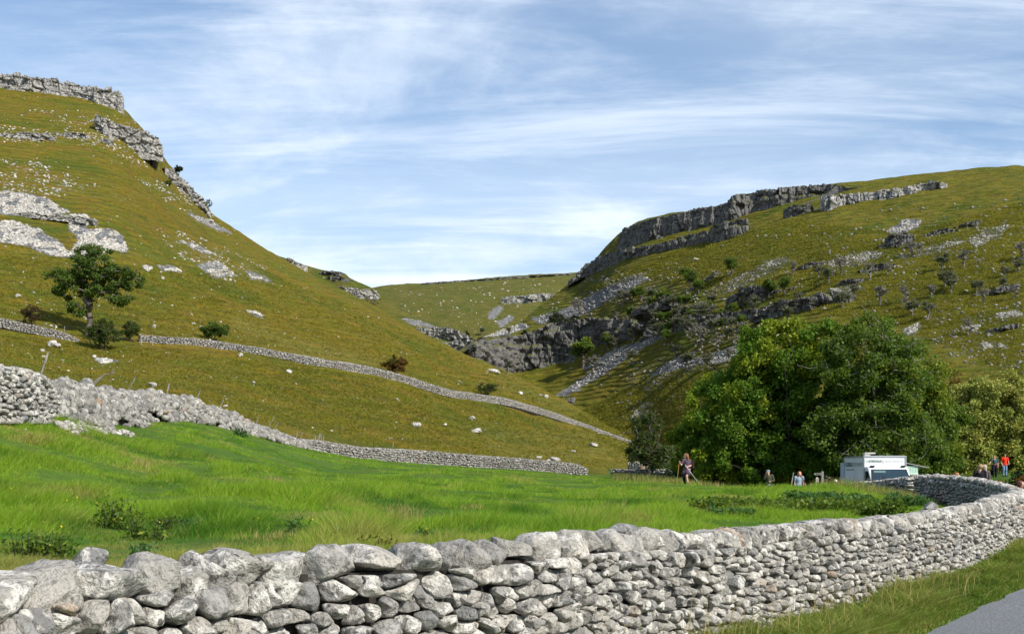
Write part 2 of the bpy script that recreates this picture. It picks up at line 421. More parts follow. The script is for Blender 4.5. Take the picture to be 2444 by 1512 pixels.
# distant moor across the gorge head
DS = [(760, 720, 1080), (860, 700, 1090), (893, 690, 1100), (948, 683, 1100), (1000, 678, 1100), (1080, 672, 1100), (1150, 667, 1100), (1250, 660, 1090), (1370, 654, 1080), (1500, 640, 1070), (1650, 620, 1050)]
net = []
for x, yc, Yc in DS:
    zc = (H - yc) * Yc / F; Y0 = 640; z0 = (H - 868) * Y0 / F
    rows = [(Y0 - 30, z0 - 15)] + [(Y0 + (Yc - Y0) * t, z0 + (zc - z0) * g) for t, g in ((0, 0), (.2, .27), (.4, .5), (.6, .69), (.8, .86), (.93, .96))] + [(Yc, zc), (Yc + 60, zc - 3), (Yc + 220, zc - 30)]
    net.append([((x - CX) * Y / F, Y, z) for Y, z in rows])
patch('far_moor', np.array(net).transpose(1, 0, 2), 200, 300, M['hill_far'], 3.5, 60, 'distant sunlit moor with broken limestone ledges between the two hills',
      [[(1170, 745), (1190, 730), (1200, 735), (1178, 760), (1168, 760)], [(1185, 768), (1215, 755), (1225, 760), (1195, 780)]],
      [([(930, 700), (1340, 680), (1330, 740), (1120, 790), (960, 735)], .25)], [], .6, 5)

# right hill
RB = [(1060, 905, 500), (1116, 872, 490), (1150, 880, 478), (1192, 897, 462), (1253, 925, 440), (1300, 958, 420), (1350, 985, 395), (1420, 1030, 360), (1480, 1065, 335), (1540, 1092, 312), (1620, 1112, 275), (1700, 1128, 245), (1850, 1150, 215), (2000, 1162, 195), (2200, 1170, 180), (2444, 1178, 170), (2800, 1190, 160), (3300, 1200, 150)]
RC = [(1060, 860, 522), (1116, 829, 530), (1177, 804, 548), (1233, 774, 575), (1298, 725, 600), (1355, 676, 622), (1386, 655, 628), (1420, 622, 628), (1465, 568, 622), (1500, 540, 618), (1540, 523, 612), (1613, 508, 602), (1669, 497, 596), (1723, 487, 588), (1769, 475, 580), (1850, 460, 566), (1990, 440, 542), (2150, 423, 520), (2300, 410, 502), (2444, 400, 488), (2700, 380, 465), (3000, 362, 445), (3300, 350, 430)]
cols = [1060, 1116, 1150, 1192, 1233, 1270, 1300, 1330, 1360, 1390, 1420, 1450, 1480, 1510, 1540, 1600, 1660, 1720, 1780, 1850, 1920, 1990, 2070, 2150, 2250, 2350, 2444, 2600, 2800, 3050, 3300]
net = []
for x in cols:
    y0, Y0 = lk(RB, x, 1), lk(RB, x, 2); yc, Yc = lk(RC, x, 1), lk(RC, x, 2)
    z0, zc = (H - y0) * Y0 / F, (H - yc) * Yc / F
    rows = [(Y0 - 12, z0 - 4), (Y0, z0)]
    for t, g in ((.12, .11), (.25, .235), (.38, .37), (.5, .50), (.62, .63), (.74, .76), (.85, .87), (.94, .955)):
        rows.append((Y0 + (Yc - Y0) * t, z0 + (zc - z0) * g))
    rows += [(Yc, zc), (Yc + 18, zc - .5), (Yc + 70, zc - 5), (Yc + 180, zc - 30)]
    net.append([((x - CX) * Y / F, Y, z) for Y, z in rows])
scree_right = [
    [(1330, 942), (1400, 895), (1480, 838), (1545, 806), (1590, 800), (1560, 815), (1500, 850), (1440, 892), (1375, 930), (1345, 945)],
    [(1395, 880), (1470, 830), (1500, 822), (1440, 868)],
    [(1535, 925), (1560, 892), (1620, 850), (1660, 838), (1640, 862), (1590, 905), (1550, 940)], [(1620, 870), (1690, 850), (1760, 825), (1770, 845), (1690, 870), (1640, 890)],
    [(1270, 760), (1330, 745), (1380, 722), (1440, 690), (1500, 660), (1535, 652), (1545, 665), (1500, 690), (1455, 712), (1400, 745), (1350, 762), (1290, 772)],
    [(1155, 805), (1200, 785), (1250, 772), (1262, 780), (1210, 797)],
    [(1698, 690), (1760, 662), (1830, 625), (1870, 612), (1885, 622), (1850, 645), (1790, 672), (1735, 700)],
    [(1960, 630), (2010, 612), (2090, 600), (2110, 606), (2050, 628), (1985, 638)], [(2118, 552), (2160, 525), (2200, 524), (2190, 540), (2150, 556)],
    [(2140, 612), (2200, 595), (2280, 570), (2300, 578), (2230, 602), (2160, 618)], [(2310, 575), (2360, 548), (2410, 535), (2390, 560), (2330, 590)],
    [(2158, 785), (2195, 770), (2200, 785), (2165, 798)], [(1980, 690), (2040, 680), (2060, 690), (2000, 700)],
    [(2370, 750), (2430, 742), (2444, 752), (2390, 760)], [(2290, 780), (2340, 775), (2330, 792)], [(2335, 820), (2380, 815), (2400, 828), (2350, 832)],
    [(1500, 1000), (1540, 960), (1560, 965), (1530, 1010)]]
rocky_right = [([(1900, 560), (2444, 480), (2444, 900), (2150, 800), (1950, 700)], .32), ([(1500, 860), (1780, 830), (1700, 930), (1560, 1060), (1480, 1040)], .5),
               ([(1560, 640), (1900, 640), (1800, 800), (1500, 800)], .45), ([(1400, 660), (1560, 640), (1500, 720), (1380, 740)], .3), ([(2200, 740), (2444, 720), (2444, 880), (2250, 860)], .5),
               ([(1950, 590), (2444, 530), (2444, 620), (2000, 680)], .42)]
patch('fellside', np.array(net).transpose(1, 0, 2), 480, 560, M['hill_right'], 3.2, 36, 'rough terraced fellside on the right with limestone crags',
      scree_right, rocky_right, [([(1500, 900), (1700, 960), (1640, 1080), (1440, 1040)], .25)], .55, 7)

# pasture between the walls: thin plate through control points (x, y, depth)
FP = [(-500, 1420, 5), (-500, 1180, 12), (-500, 985, 22), (-200, 1400, 6), (-200, 1165, 16), (-200, 995, 26), (0, 1395, 7.2), (0, 1330, 10), (0, 1210, 16), (0, 1110, 22), (0, 1010, 31),
      (300, 1370, 8.2), (300, 1280, 14), (300, 1150, 24), (300, 1065, 38), (300, 1008, 58), (600, 1350, 9.2), (600, 1250, 16), (600, 1150, 28), (600, 1085, 50), (600, 1046, 85),
      (850, 1325, 10), (850, 1215, 20), (850, 1140, 40), (850, 1108, 70), (850, 1095, 105), (1050, 1310, 11), (1050, 1180, 28), (1050, 1130, 60), (1050, 1110, 117),
      (1222, 1300, 12), (1222, 1230, 20), (1222, 1175, 35), (1222, 1140, 65), (1222, 1120, 126), (1400, 1290, 13), (1400, 1210, 25), (1400, 1160, 50), (1400, 1134, 132),
      (1640, 1280, 15), (1640, 1210, 27), (1640, 1162, 55), (1640, 1161, 62), (1640, 1148, 120), (1640, 1128, 230), (1640, 1118, 300), (1500, 1145, 80), (1500, 1090, 270), (1500, 1120, 170),
      (1850, 1262, 17.5), (1850, 1205, 30), (1850, 1170, 48), (1850, 1169, 54), (1850, 1192, 64), (1850, 1172, 100), (1850, 1158, 150), (1850, 1152, 230),
      (2050, 1250, 20), (2050, 1205, 32), (2050, 1178, 46), (2086, 1190, 54), (2000, 1172, 54), (2010, 1215, 66), (2110, 1232, 62), (2110, 1205, 80), (2050, 1180, 120), (2050, 1160, 220),
      (2220, 1232, 24), (2200, 1212, 36), (2200, 1210, 50), (2250, 1225, 58), (2250, 1185, 90), (2250, 1170, 180), (2444, 1278, 36), (2444, 1250, 46), (2400, 1225, 56), (2400, 1140, 86), (2300, 1140, 100), (2444, 1175, 190), (2900, 1290, 36), (2900, 1210, 80), (2900, 1180, 190), (3500, 1290, 36), (3500, 1190, 170),
      (105, 1008, 36.5), (200, 1009, 46), (400, 1001, 66), (505, 1014, 75), (740, 1073, 97), (780, 1140, 50), (1250, 1050, 230), (900, 1080, 200), (400, 1100, 150), (-300, 1150, 100)]
_A = np.array([((x - CX) / 700, math.log(Y)) for x, y, Y in FP]); _b = np.array([y for x, y, Y in FP])
def _k(r): return np.where(r > 1e-9, r * r * np.log(r + 1e-12), 0)
_n = len(FP); _K = _k(np.linalg.norm(_A[:, None] - _A[None], axis=2)) + .004 * np.eye(_n); _Pm = np.c_[np.ones(_n), _A]
_S = np.linalg.solve(np.block([[_K, _Pm], [_Pm.T, np.zeros((3, 3))]]), np.r_[_b, np.zeros(3)])
def field_z(X, Y):
    X = np.atleast_1d(np.asarray(X, float)); Y = np.atleast_1d(np.asarray(Y, float)); out = np.zeros(X.shape)
    for s in range(0, X.size, 50000):
        x, y = X.ravel()[s:s + 50000], Y.ravel()[s:s + 50000]
        q = np.c_[x / y * F / 700, np.log(y)]
        sy = _k(np.linalg.norm(q[:, None] - _A[None], axis=2)) @ _S[:_n] + _S[_n] + q @ _S[_n + 1:]
        z = (H - sy) * y / F
        amp = .10 * np.clip((y - 9) / 10, .1, 1)
        z += amp * fbm(np.c_[x / 2.6, y / 2.6, 0 * x], 3) + amp * 1.2 * fbm(np.c_[x / 9, y / 9, 0 * x + 3], 2)
        out.ravel()[s:s + 50000] = z
    return out
# near wall plan: (x, top y, depth)
NW = [(-900, 1440, 4.2), (-500, 1405, 5.1), (-150, 1378, 6.15), (0, 1362, 6.7), (300, 1338, 7.6), (620, 1312, 8.8), (900, 1308, 9.6), (1222, 1286, 11.1), (1450, 1268, 12.7), (1655, 1270, 14.5), (1784, 1263, 15.9), (1881, 1252, 17.2), (1994, 1240, 18.7), (2107, 1230, 20.6), (2172, 1223, 22), (2252, 1211, 24), (2333, 1196, 26.7), (2381, 1182, 29.2), (2424, 1171, 32.5), (2442, 1168, 35), (2432, 1166, 38), (2404, 1156, 41), (2366, 1146, 44), (2341, 1141, 45.6), (2290, 1134, 48), (2253, 1132, 49.6), (2221, 1130, 50.8), (2196, 1133, 51.8)]
def nwY(x): return float(np.interp(x, [t[0] for t in NW[:20]], [t[2] for t in NW[:20]]))
cs = np.concatenate([np.linspace(-520, 2440, 420), np.linspace(2450, 3500, 60)])
ts = np.linspace(0, 1, 260)
V = []
for x in cs:
    Y0 = nwY(min(x, 2440)); Yr = Y0 * (min(x, 2440) > -1e9) * (330 / Y0) ** ts
    V.append(np.c_[(x - CX) * Yr / F, Yr])
V = np.array(V).transpose(1, 0, 2).reshape(-1, 2)
# left of the second wall the pasture dives under the hillside
z = field_z(V[:, 0], V[:, 1])
sx = V[:, 0] / V[:, 1] * F + CX
W2Y = np.interp(sx, [t[0] for t in W2x], [t[2] for t in W2x])
over = np.where(sx < 1450, np.clip(V[:, 1] - W2Y - .3, 0, 60), 0) * np.clip((1450 - sx) / 150, 0, 1)
z2 = z - over * .6
Vf = np.c_[V, z2]
fld = mkobj('field', Vf, gridfaces(260, 480), M['field'], smooth=True); tag(fld, 'bright green pasture between the dry stone walls', None, None, 'structure')
TERR.append((Vf, gridfaces(260, 480)))

# ------------------------------------------------------------------ road side
class Path:
    def __init__(s, pts, step=.25):
        """pts: rows of X,Y,base z,height"""
        p = np.array(pts, float); G = catmull(p, 40 * len(p), 0)
        d = np.r_[0, np.cumsum(np.hypot(*np.diff(G[:, :2], axis=0).T))]
        s.L = d[-1]; n = max(8, int(s.L / step)); s.s = np.linspace(0, s.L, n); s.q = np.array([np.interp(s.s, d, G[:, k]) for k in range(4)]).T
        t = np.gradient(s.q[:, :2], axis=0); t /= np.linalg.norm(t, axis=1)[:, None] + 1e-9; s.t = t
    def at(s, u):
        u = np.asarray(u, float)
        X, Y, b, h = [np.interp(u, s.s, s.q[:, k]) for k in range(4)]; tx, ty = [np.interp(u, s.s, s.t[:, k]) for k in (0, 1)]
        l = np.hypot(tx, ty) + 1e-9
        return X, Y, b, h, tx / l, ty / l     # right-hand normal (toward -side) = (ty,-tx)
NWH = 1.42
nw_pts = []
for i, (x, y, Y) in enumerate(NW):
    p = P(x, y, Y); nw_pts.append((p[0], p[1], p[2] - NWH, NWH))
nwp = Path(nw_pts)
# road-side ground: sheet whose height follows the wall foot
sx_, sy_ = np.meshgrid(np.linspace(-8, 34, 170), np.linspace(1.0, 60, 240))
road_ctrl = np.array([(p[0], p[1], p[2]) for p in nw_pts])
def road_z(X, Y):
    X = np.asarray(X, float); Y = np.asarray(Y, float)
    zb = np.interp(Y, road_ctrl[:19, 1], road_ctrl[:19, 2])
    return zb + .02
rz = road_z(sx_.ravel(), sy_.ravel()) + .04 * fbm(np.c_[sx_.ravel() / 1.5, sy_.ravel() / 1.5, 0 * sx_.ravel()], 3)
Vr = np.c_[sx_.ravel(), sy_.ravel(), rz]
# road centre line parallel to the wall
edge = [(3.95, 12.5), (5.05, 14.4), (6.3, 16.4), (7.95, 18.8), (9.8, 21.4), (12.2, 25.5), (15.2, 30.5), (19, 37), (22, 44), (24, 52), (25, 60)]
ea = np.array(edge)
def edgex(Y): return np.interp(Y, ea[:, 1], ea[:, 0])
wx = np.interp(sy_.ravel(), road_ctrl[:19, 1], road_ctrl[:19, 0])
keep = sx_.ravel() > wx - .8
fc = gridfaces(240, 170); fc = fc[keep[fc].all(1)]
vg = mkobj('verge', Vr, fc, M['field'], smooth=True); tag(vg, 'grassy verge between the front wall and the lane', None, None, 'structure')
TERR.append((Vr, fc))
u = np.linspace(1, 60, 4000); rr = [edgex(u) + .14 * fbm(np.c_[u * 1.2, 0 * u, 0 * u], 6), edgex(u) + 1.5, edgex(u) + 3.2]
V = np.concatenate([np.c_[r_, u, road_z(r_, u) + (.045 if i else .035)] for i, r_ in enumerate(rr)]); nn = len(u)
fc = np.concatenate([np.stack([np.arange(nn - 1) + k * nn, np.arange(nn - 1) + (k + 1) * nn, np.arange(1, nn) + (k + 1) * nn, np.arange(1, nn) + k * nn], 1) for k in (0, 1)])
rd = mkobj('road', V, fc, M['road'], smooth=True); tag(rd, 'narrow grey tarmac lane along the front wall', None, None, 'structure')

allV = []; allF = []; off = 0
for v_, f_ in TERR:
    allV.append(v_); allF.append(f_ + off); off += len(v_)
allV = np.concatenate(allV); allF = np.concatenate(allF)
BV = BVHTree.FromPolygons([tuple(map(float, v)) for v in allV], [tuple(map(int, f)) for f in allF])
def hit(x, y, start=0.0):
    d = Vector(((x - CX) / F, 1.0, (H - y) / F)).normalized()
    h = BV.ray_cast(d * start, d)
    return None if h[0] is None else np.array(h[0])
def drop(X, Y, top=400.0):
    h = BV.ray_cast(Vector((X, Y, top)), Vector((0, 0, -1)))
    return None if h[0] is None else float(h[0][2])

# ------------------------------------------------------------------ stones
def tint_arr(n, m, bright=(.15, 1.0), r=None):
    r = r or rng
    t = np.zeros((n, 4)); t[:, 0] = r.uniform(bright[0], bright[1], n) ; t[:, 1] = r.random(n); t[:, 2] = r.random(n); t[:, 3] = 1
    return np.repeat(t, m, axis=0)

def cuts(U, n, r, k=4, dmin=.62, dmax=.92):
    """U (N,M,3) unit stone coordinates, chop random planes"""
    N = len(U)
    for _ in range(k):
        a = r.normal(size=(N, 1, 3)); a /= np.linalg.norm(a, axis=2, keepdims=True)
        d = r.uniform(dmin, dmax, (N, 1))
        dt = (U * a).sum(2) - d
        U = U - np.where(dt > 0, dt, 0)[..., None] * a * .92
    return U

def scatter_rocks(name, C, S, mats, sub=1, parent=None, seed=1, bright=(.3, 1.0), pw=2.6, yaw=None, tilt=.35, rough=.09, kcuts=4, smooth=False):
    """C (N,3) centres, S (N,3) half sizes"""
    r = np.random.default_rng(seed); C = np.asarray(C, float); S = np.asarray(S, float)
    v, f = ICO[sub]; N, Mv = len(C), len(v)
    t = 1 / (np.abs(v) ** pw).sum(1) ** (1 / pw); U = np.broadcast_to((v * t[:, None])[None], (N, Mv, 3)).copy()
    U = cuts(U, N, r, kcuts)
    if sub >= 1:
        U = U * (1 + rough * vn(U * 2.3 + r.uniform(0, 99, (N, 1, 3))) + rough * .5 * vn(U * 5.3 + r.uniform(0, 99, (N, 1, 3))))[..., None]
    U = U * S[:, None, :]
    a = r.uniform(0, 2 * np.pi, N) if yaw is None else np.broadcast_to(yaw, (N,))
    b = r.normal(0, tilt, N); c_ = r.normal(0, tilt, N)
    def rot(U, ang, i, j):
        c, s = np.cos(ang)[:, None], np.sin(ang)[:, None]; A = U[..., i] * c - U[..., j] * s; B = U[..., i] * s + U[..., j] * c
        U[..., i], U[..., j] = A, B; return U
    U = rot(U, b, 0, 2); U = rot(U, c_, 1, 2); U = rot(U, a, 0, 1)
    V = (U + C[:, None, :]).reshape(-1, 3)
    Fc = (f[None] + (np.arange(N) * Mv)[:, None, None]).reshape(-1, 3)
    return mkobj(name, V, Fc, mats, parent, smooth, cols={'tint': tint_arr(N, Mv, bright, r)})

def face_stones(name, path, side, w, hgt, mat, parent, sub=1, top_off=.0, thick=.30, batter=.06, depth=.13, seed=2, s0=0, s1=None, pw=2.8, bright=(.1, 1.0), var=.35, bulge=1.0):
    r = np.random.default_rng(seed); s1 = s1 or path.L
    sd = []; v = hgt * .3; row = 0
    hm = path.q[:, 3].max()
    while v < hm:
        rh = hgt * r.uniform(.8, 1.2); s = s0 + r.uniform(0, w)
        while s < s1:
            ww = w * (1 + var * r.normal()); ww = max(ww, w * .4)
            sd.append((s + ww / 2, v + r.normal() * hgt * .22, ww)); s += ww
        v += rh
    sd = np.array(sd)
    X, Y, b, h, tx, ty = path.at(sd[:, 0]); htop = h - top_off
    sd = sd[(sd[:, 1] < htop - hgt * .2)]; sd = sd[np.argsort(sd[:, 0])]
    X, Y, b, h, tx, ty = path.at(sd[:, 0]); htop = h - top_off
    N = len(sd); k = w / hgt; q = np.c_[sd[:, 0], sd[:, 1] * k]
    win = int(max(30, 3.2 * hm / hgt)) * 2; idx = np.arange(N)[:, None] + np.arange(-win, win + 1)[None]; ok = (idx >= 0) & (idx < N) & (idx != np.arange(N)[:, None]); idx = np.clip(idx, 0, N - 1)
    dv = q[idx] - q[:, None]; dd = np.where(ok, np.hypot(dv[..., 0], dv[..., 1]), 99); K = 11
    o = np.argpartition(dd, K, axis=1)[:, :K]; dd = np.take_along_axis(dd, o, 1); dv = np.take_along_axis(dv, o[..., None], 1)
    nrm = dv / dd[..., None]; hd = dd / 2
    up = np.zeros((N, 2, 2)); up[:, 0, 1] = 1; up[:, 1, 1] = -1
    hb = np.c_[np.maximum((htop - sd[:, 1]) * k, w * .2), np.maximum((sd[:, 1] + .12) * k, w * .3)]
    nrm = np.concatenate([nrm, up], 1); hd = np.concatenate([hd, hb], 1); hd = np.minimum(hd, w * 1.2)
    vv, f = ICO[sub]; Mv = len(vv)
    # axes: vv[:,0] along, vv[:,1] outward, vv[:,2] up
    t = 1 / ((np.hypot(vv[:, 0], vv[:, 2])) ** pw + np.abs(vv[:, 1]) ** pw) ** (1 / pw)
    U = np.broadcast_to((vv * t[:, None])[None], (N, Mv, 3)).copy()
    U = cuts(U, N, r, 6, .60, .93)
    rad = np.hypot(U[..., 0], U[..., 2]); th = np.stack([U[..., 0], U[..., 2]], -1) / (rad[..., None] + 1e-9)
    V = np.zeros((N, Mv, 3)); CH = 400
    for i in range(0, N, CH):
        sl = slice(i, i + CH)
        c = np.einsum('nmk,njk->nmj', th[sl], nrm[sl]) / hd[sl][:, None, :]
        rr = 1 / (np.clip(c, 0, None) ** 9).sum(2) ** (1 / 9.)
        rr = np.minimum(rr, w * 1.3) * .94
        A = th[sl] * (rr * rad[sl])[..., None]
        sc = np.minimum(hd[sl].min(1) * 2 / w, 1.3)
        dp = depth * (.55 + .45 * sc) * r.uniform(.75, 1.25, len(sc))
        tilt = r.normal(0, .16, (len(sc), 2))
        out = U[sl][..., 1] * dp[:, None] * bulge + (A[..., 0] * tilt[:, :1] + A[..., 1] / k * tilt[:, 1:]) + r.normal(0, depth * .22, len(sc))[:, None]
        V[sl, :, 0] = A[..., 0]; V[sl, :, 1] = out; V[sl, :, 2] = A[..., 1] / k
    jit = .07 * vn(np.stack([V[..., 0] + sd[:, None, 0], V[..., 1], V[..., 2] + sd[:, None, 1]], -1) / (w * .33)) + .035 * vn(np.stack([V[..., 0] + sd[:, None, 0], V[..., 1], V[..., 2] + sd[:, None, 1]], -1) / (w * .14))
    V[..., 1] += jit * w * 1.1
    V[..., 0] *= 1 + jit * .5; V[..., 2] *= 1 + jit * .5
    S_ = sd[:, None, 0] + V[..., 0]; Hh = sd[:, None, 1] + V[..., 2]
    X, Y, b, h, tx, ty = path.at(S_)
    offn = thick - batter * (Hh / NWH) + V[..., 1] - depth * .55
    W = np.stack([X + side * ty * offn, Y - side * tx * offn, b + Hh], -1)
    Fc = (f[None] + (np.arange(N) * Mv)[:, None, None])
    if side < 0: Fc = Fc[..., ::-1]
    return mkobj(name, W.reshape(-1, 3), Fc.reshape(-1, 3), mat, parent, sub == 3, cols={'tint': tint_arr(N, Mv, bright, r)})

def wall_core(name, path, thick, top_off, parent, mat=None):
    s = np.arange(0, path.L, .4); s = np.r_[s, path.L]; X, Y, b, h, tx, ty = path.at(s); z1 = b + h - top_off; n = len(s)
    q = thick - .12
    L = [np.c_[X + sg * ty * q_, Y - sg * tx * q_, zz] for sg, q_, zz in ((1, q, b - .4), (1, q - .05, z1), (-1, q - .05, z1), (-1, q, b - .4))]
    V = np.concatenate(L); fc = []
    for k in range(4):
        a, c = k * n, ((k + 1) % 4) * n
        for i in range(n - 1): fc.append((a + i, a + i + 1, c + i + 1, c + i))
    fc += [(0, n, 2 * n, 3 * n), (n - 1, 4 * n - 1, 3 * n - 1, 2 * n - 1)]
    return mkobj(name, V, fc, mat or M['hearting'], parent)

def coping(name, path, mat, parent, sub, lens, hts, thick=.26, seed=3, s0=0, s1=None, lean=0.0, bright=(.3, 1.0), sink=.02, slab=False):
    """row of irregular top stones; lens/hts = functions of s giving (min,max)"""
    r = np.random.default_rng(seed); s = s0; s1 = s1 or path.L; C = []; S = []; yaw = []; ln = []
    while s < s1:
        l = r.uniform(*lens(s)); hh = r.uniform(*hts(s)); X, Y, b, h, tx, ty = [float(q) for q in path.at(s + l / 2)]
        C.append((X, Y, b + h - hh / 2 - sink + r.normal() * .012)); S.append((l / 2 * 1.16, thick * r.uniform(.9, 1.15), hh / 2 * 1.22)); yaw.append(math.atan2(ty, tx)); ln.append(r.normal(lean, .12))
        s += l * .97
    C = np.array(C); S = np.array(S); yaw = np.array(yaw); ln = np.array(ln)
    v, f = ICO[sub]; N, Mv = len(C), len(v); pw = 3.2
    t = 1 / (np.abs(v) ** pw).sum(1) ** (1 / pw); U = np.broadcast_to((v * t[:, None])[None], (N, Mv, 3)).copy()
    U = cuts(U, N, r, 10, .55, .95)
    o = r.uniform(0, 99, (N, 1, 3))
    U = U * (1 + .10 * vn(U * 1.7 + o) + .06 * vn(U * 4 + o) + (.035 * vn(U * 9 + o) if sub > 2 else 0))[..., None]
    U = U * S[:, None]
    c, s_ = np.cos(ln)[:, None], np.sin(ln)[:, None]; U[..., 0], U[..., 2] = U[..., 0] * c - U[..., 2] * s_, U[..., 0] * s_ + U[..., 2] * c
    c, s_ = np.cos(yaw)[:, None], np.sin(yaw)[:, None]; U[..., 0], U[..., 1] = U[..., 0] * c - U[..., 1] * s_, U[..., 0] * s_ + U[..., 1] * c
    V = (U + C[:, None]).reshape(-1, 3)
    return mkobj(name, V, (f[None] + (np.arange(N) * Mv)[:, None, None]).reshape(-1, 3), mat, parent, sub >= 2, cols={'tint': tint_arr(N, Mv, bright, r)})

# ---- front wall
wl = empty('dry_stone_wall', nwp.q[int(len(nwp.q) * .3), :3])
def keep_parent(o, par):
    o.parent = par; o.matrix_parent_inverse = par.matrix_world.inverted(); return o
bpy.context.view_layer.update()
def pkids(par, objs):
    for o in objs: keep_parent(o, par)
tag(wl, 'big pale limestone wall with chunky top stones across the foreground, curving back at the right', 'stone wall')
sA = float(np.interp(14.0, nwp.q[:260, 1], nwp.s[:260]))
def lens_f(s): return (.24, .58) if s < sA - 4 else ((.16, .36) if s < sA + 2 else (.13, .28))
def hts_f(s): return (.19, .33) if s < sA - 4 else (.20, .33)
sB = float(nwp.s[np.argmax(nwp.q[:, 0] > 14.9)]) if (nwp.q[:, 0] > 14.9).any() else nwp.L
parts = [face_stones('wall_stones', nwp, 1, .215, .145, M['stone'], None, 3, .20, .33, seed=5, s0=0, s1=sA - 3, var=.42), face_stones('wall_stones', nwp, 1, .19, .125, M['stone'], None, 3, .20, .33, seed=15, s0=sA - 3, s1=sA + 1, var=.42),
         face_stones('wall_stones', nwp, 1, .18, .115, M['stone'], None, 2, .20, .33, seed=6, s0=sA + 1, s1=sB + 6),
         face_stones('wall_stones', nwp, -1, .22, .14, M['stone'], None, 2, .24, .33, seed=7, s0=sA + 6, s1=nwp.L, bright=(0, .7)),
         coping('top_stones', nwp, M['stone'], None, 3, lens_f, hts_f, .27, 31, 0, sA + 6, .05, sink=.0),
         coping('top_stones', nwp, M['stone'], None, 2, lambda s: (.14, .30), lambda s: (.22, .33), .27, 14, sA + 6, nwp.L, .38),
         wall_core('wall_core', nwp, .30, .19, None)]
pkids(wl, parts)
# odd raised stones on the wall head
ex = []
for x, y, Y, s in ((212, 1338, 7.75, (.155, .10, .12)), (1490, 1262, 13.25, (.34, .16, .085)), (2222, 1208, 23.2, (.28, .15, .10))):
    ex.append((P(x, y, Y), s))
o = scatter_rocks('top_stones', [e[0] for e in ex], [e[1] for e in ex], M['stone'], 3, None, 8, (.05, .3), yaw=.95, tilt=.2, pw=1.35, kcuts=3, rough=.05, smooth=False)
keep_parent(o, wl)

# ---- other walls
def wall_thing(pts, label, w, hgt, sub, mat, cope, thick=.32, sides=(1,), seed=20, bright=(.2, 1.0), copeh=(.14, .24), depth=.14, group=None, topj=.0):
    """pts: (x, base y, depth, height m)"""
    q = [(*P(x, y, Y), h) for x, y, Y, h in pts]; pa = Path(q, .5)
    if topj:
        pa.q[:, 3] += topj * fbm(np.c_[pa.s / 3.5, 0 * pa.s, 0 * pa.s + seed], 3)
    root = empty('dry_stone_wall', pa.q[len(pa.q) // 2, :3]); bpy.context.view_layer.update()
    tag(root, label, 'stone wall', group)
    ps = [face_stones('wall_stones', pa, sd, w, hgt, mat, None, sub, cope * .8, thick, seed=seed + sd, bright=bright, depth=depth, var=.4) for sd in sides]
    ps.append(coping('top_stones', pa, mat, None, sub, lambda s: (w * .6, w * 1.3), lambda s: copeh, thick * .8, seed + 5, bright=bright, lean=.1))
    ps.append(wall_core('wall_core', pa, thick, cope, None)); pkids(root, ps)
    return root, pa

# second wall, intact near piece at the left
w2 = lambda x: (x, lk(W2, x, 1), lk(W2, x, 2))
def hpx(x, ytop): b = w2(x); return (b[1] - ytop) * b[2] / F
r2a, p2a = wall_thing([(-350, *w2(-350)[1:], 1.45), (-150, *w2(-150)[1:], 1.45), (0, *w2(0)[1:], 1.52), (60, *w2(60)[1:], 1.50), (105, *w2(105)[1:], 1.40), (122, *w2(122)[1:], 1.0)],
                      'grey rounded stone wall standing intact at the far left above the rubble', .26, .16, 2, M['stone'], .2, seed=40, bright=(.0, .75))
# collapsed stretch: a long heap of rubble
root = empty('collapsed_wall', P(400, 1000, 66)); bpy.context.view_layer.update()
tag(root, 'long bleached rubble heap of collapsed wall running along the pasture edge', 'collapsed wall')
topT = [(118, 905), (150, 893), (230, 915), (300, 934), (370, 936), (440, 946), (505, 966), (600, 1006), (690, 1042), (730, 1047)]
r = np.random.default_rng(50); C = []; S = []
hp = Path([(*P(*w2(x)[:2], w2(x)[2]), max(.35, hpx(x, yt))) for x, yt in topT], .4)
N = 6500
s = r.uniform(0, hp.L, N) ; s = hp.L * (s / hp.L) ** 1.15
X, Y, b, h, tx, ty = hp.at(s); hh = np.minimum(h, 1.55)
spill = .75 + .8 * np.clip(1 - np.abs(s - hp.L * .35) / (hp.L * .4), 0, 1) + .5 * vn(np.c_[s / 2.0, s * 0, s * 0])
t = r.random(N); lat = spill * (1 - np.sqrt(1 - t * .999)) * 1.0 * r.choice([1, 1, 1, -.35], N)
prof = np.clip(1 - (np.abs(lat) / spill) ** 1.15, 0, 1)
gz_ = np.where(lat > .6, np.minimum(b, np.array([drop(a_, c_) or -9 for a_, c_ in zip(X + ty * lat, Y - tx * lat)])), b); b = b + (gz_ - b) * np.clip(lat / 1.2, 0, 1); zt = b + hh * prof * (.92 + .12 * vn(np.c_[s / 1.2, lat, s * 0]))
sz = r.uniform(.10, .20, N) * (1 + .7 * (r.random(N) < .08)) * np.where(prof < .2, 1.25, 1)
C = np.c_[X + ty * lat, Y - tx * lat, zt - .05 + r.uniform(-.05, .05, N)]
S = np.c_[sz * 1.15, sz, sz * .75]
o1 = scatter_rocks('rubble_stones', C, S, M['stone_mid'], 1, None, 51, (.15, .95), tilt=.5)
# inner heap body
ss = np.linspace(0, hp.L, 160); la = np.linspace(-.35, 1, 9)
X, Y, b, h, tx, ty = hp.at(ss); spill = .75 + .8 * np.clip(1 - np.abs(ss - hp.L * .35) / (hp.L * .4), 0, 1)
G = []
for l in la:
    lt = spill * l; pr = np.clip(1 - abs(l) ** 1.15, 0, 1) if l > -.34 else 0
    G.append(np.c_[X + ty * lt, Y - tx * lt, b - .35 - .9 * max(l, 0) + (np.minimum(h, 1.55) - .0) * pr])
o2 = mkobj('rubble_core', np.concatenate(G), gridfaces(9, 160), M['hearting'], None, True)
pkids(root, [o1, o2])
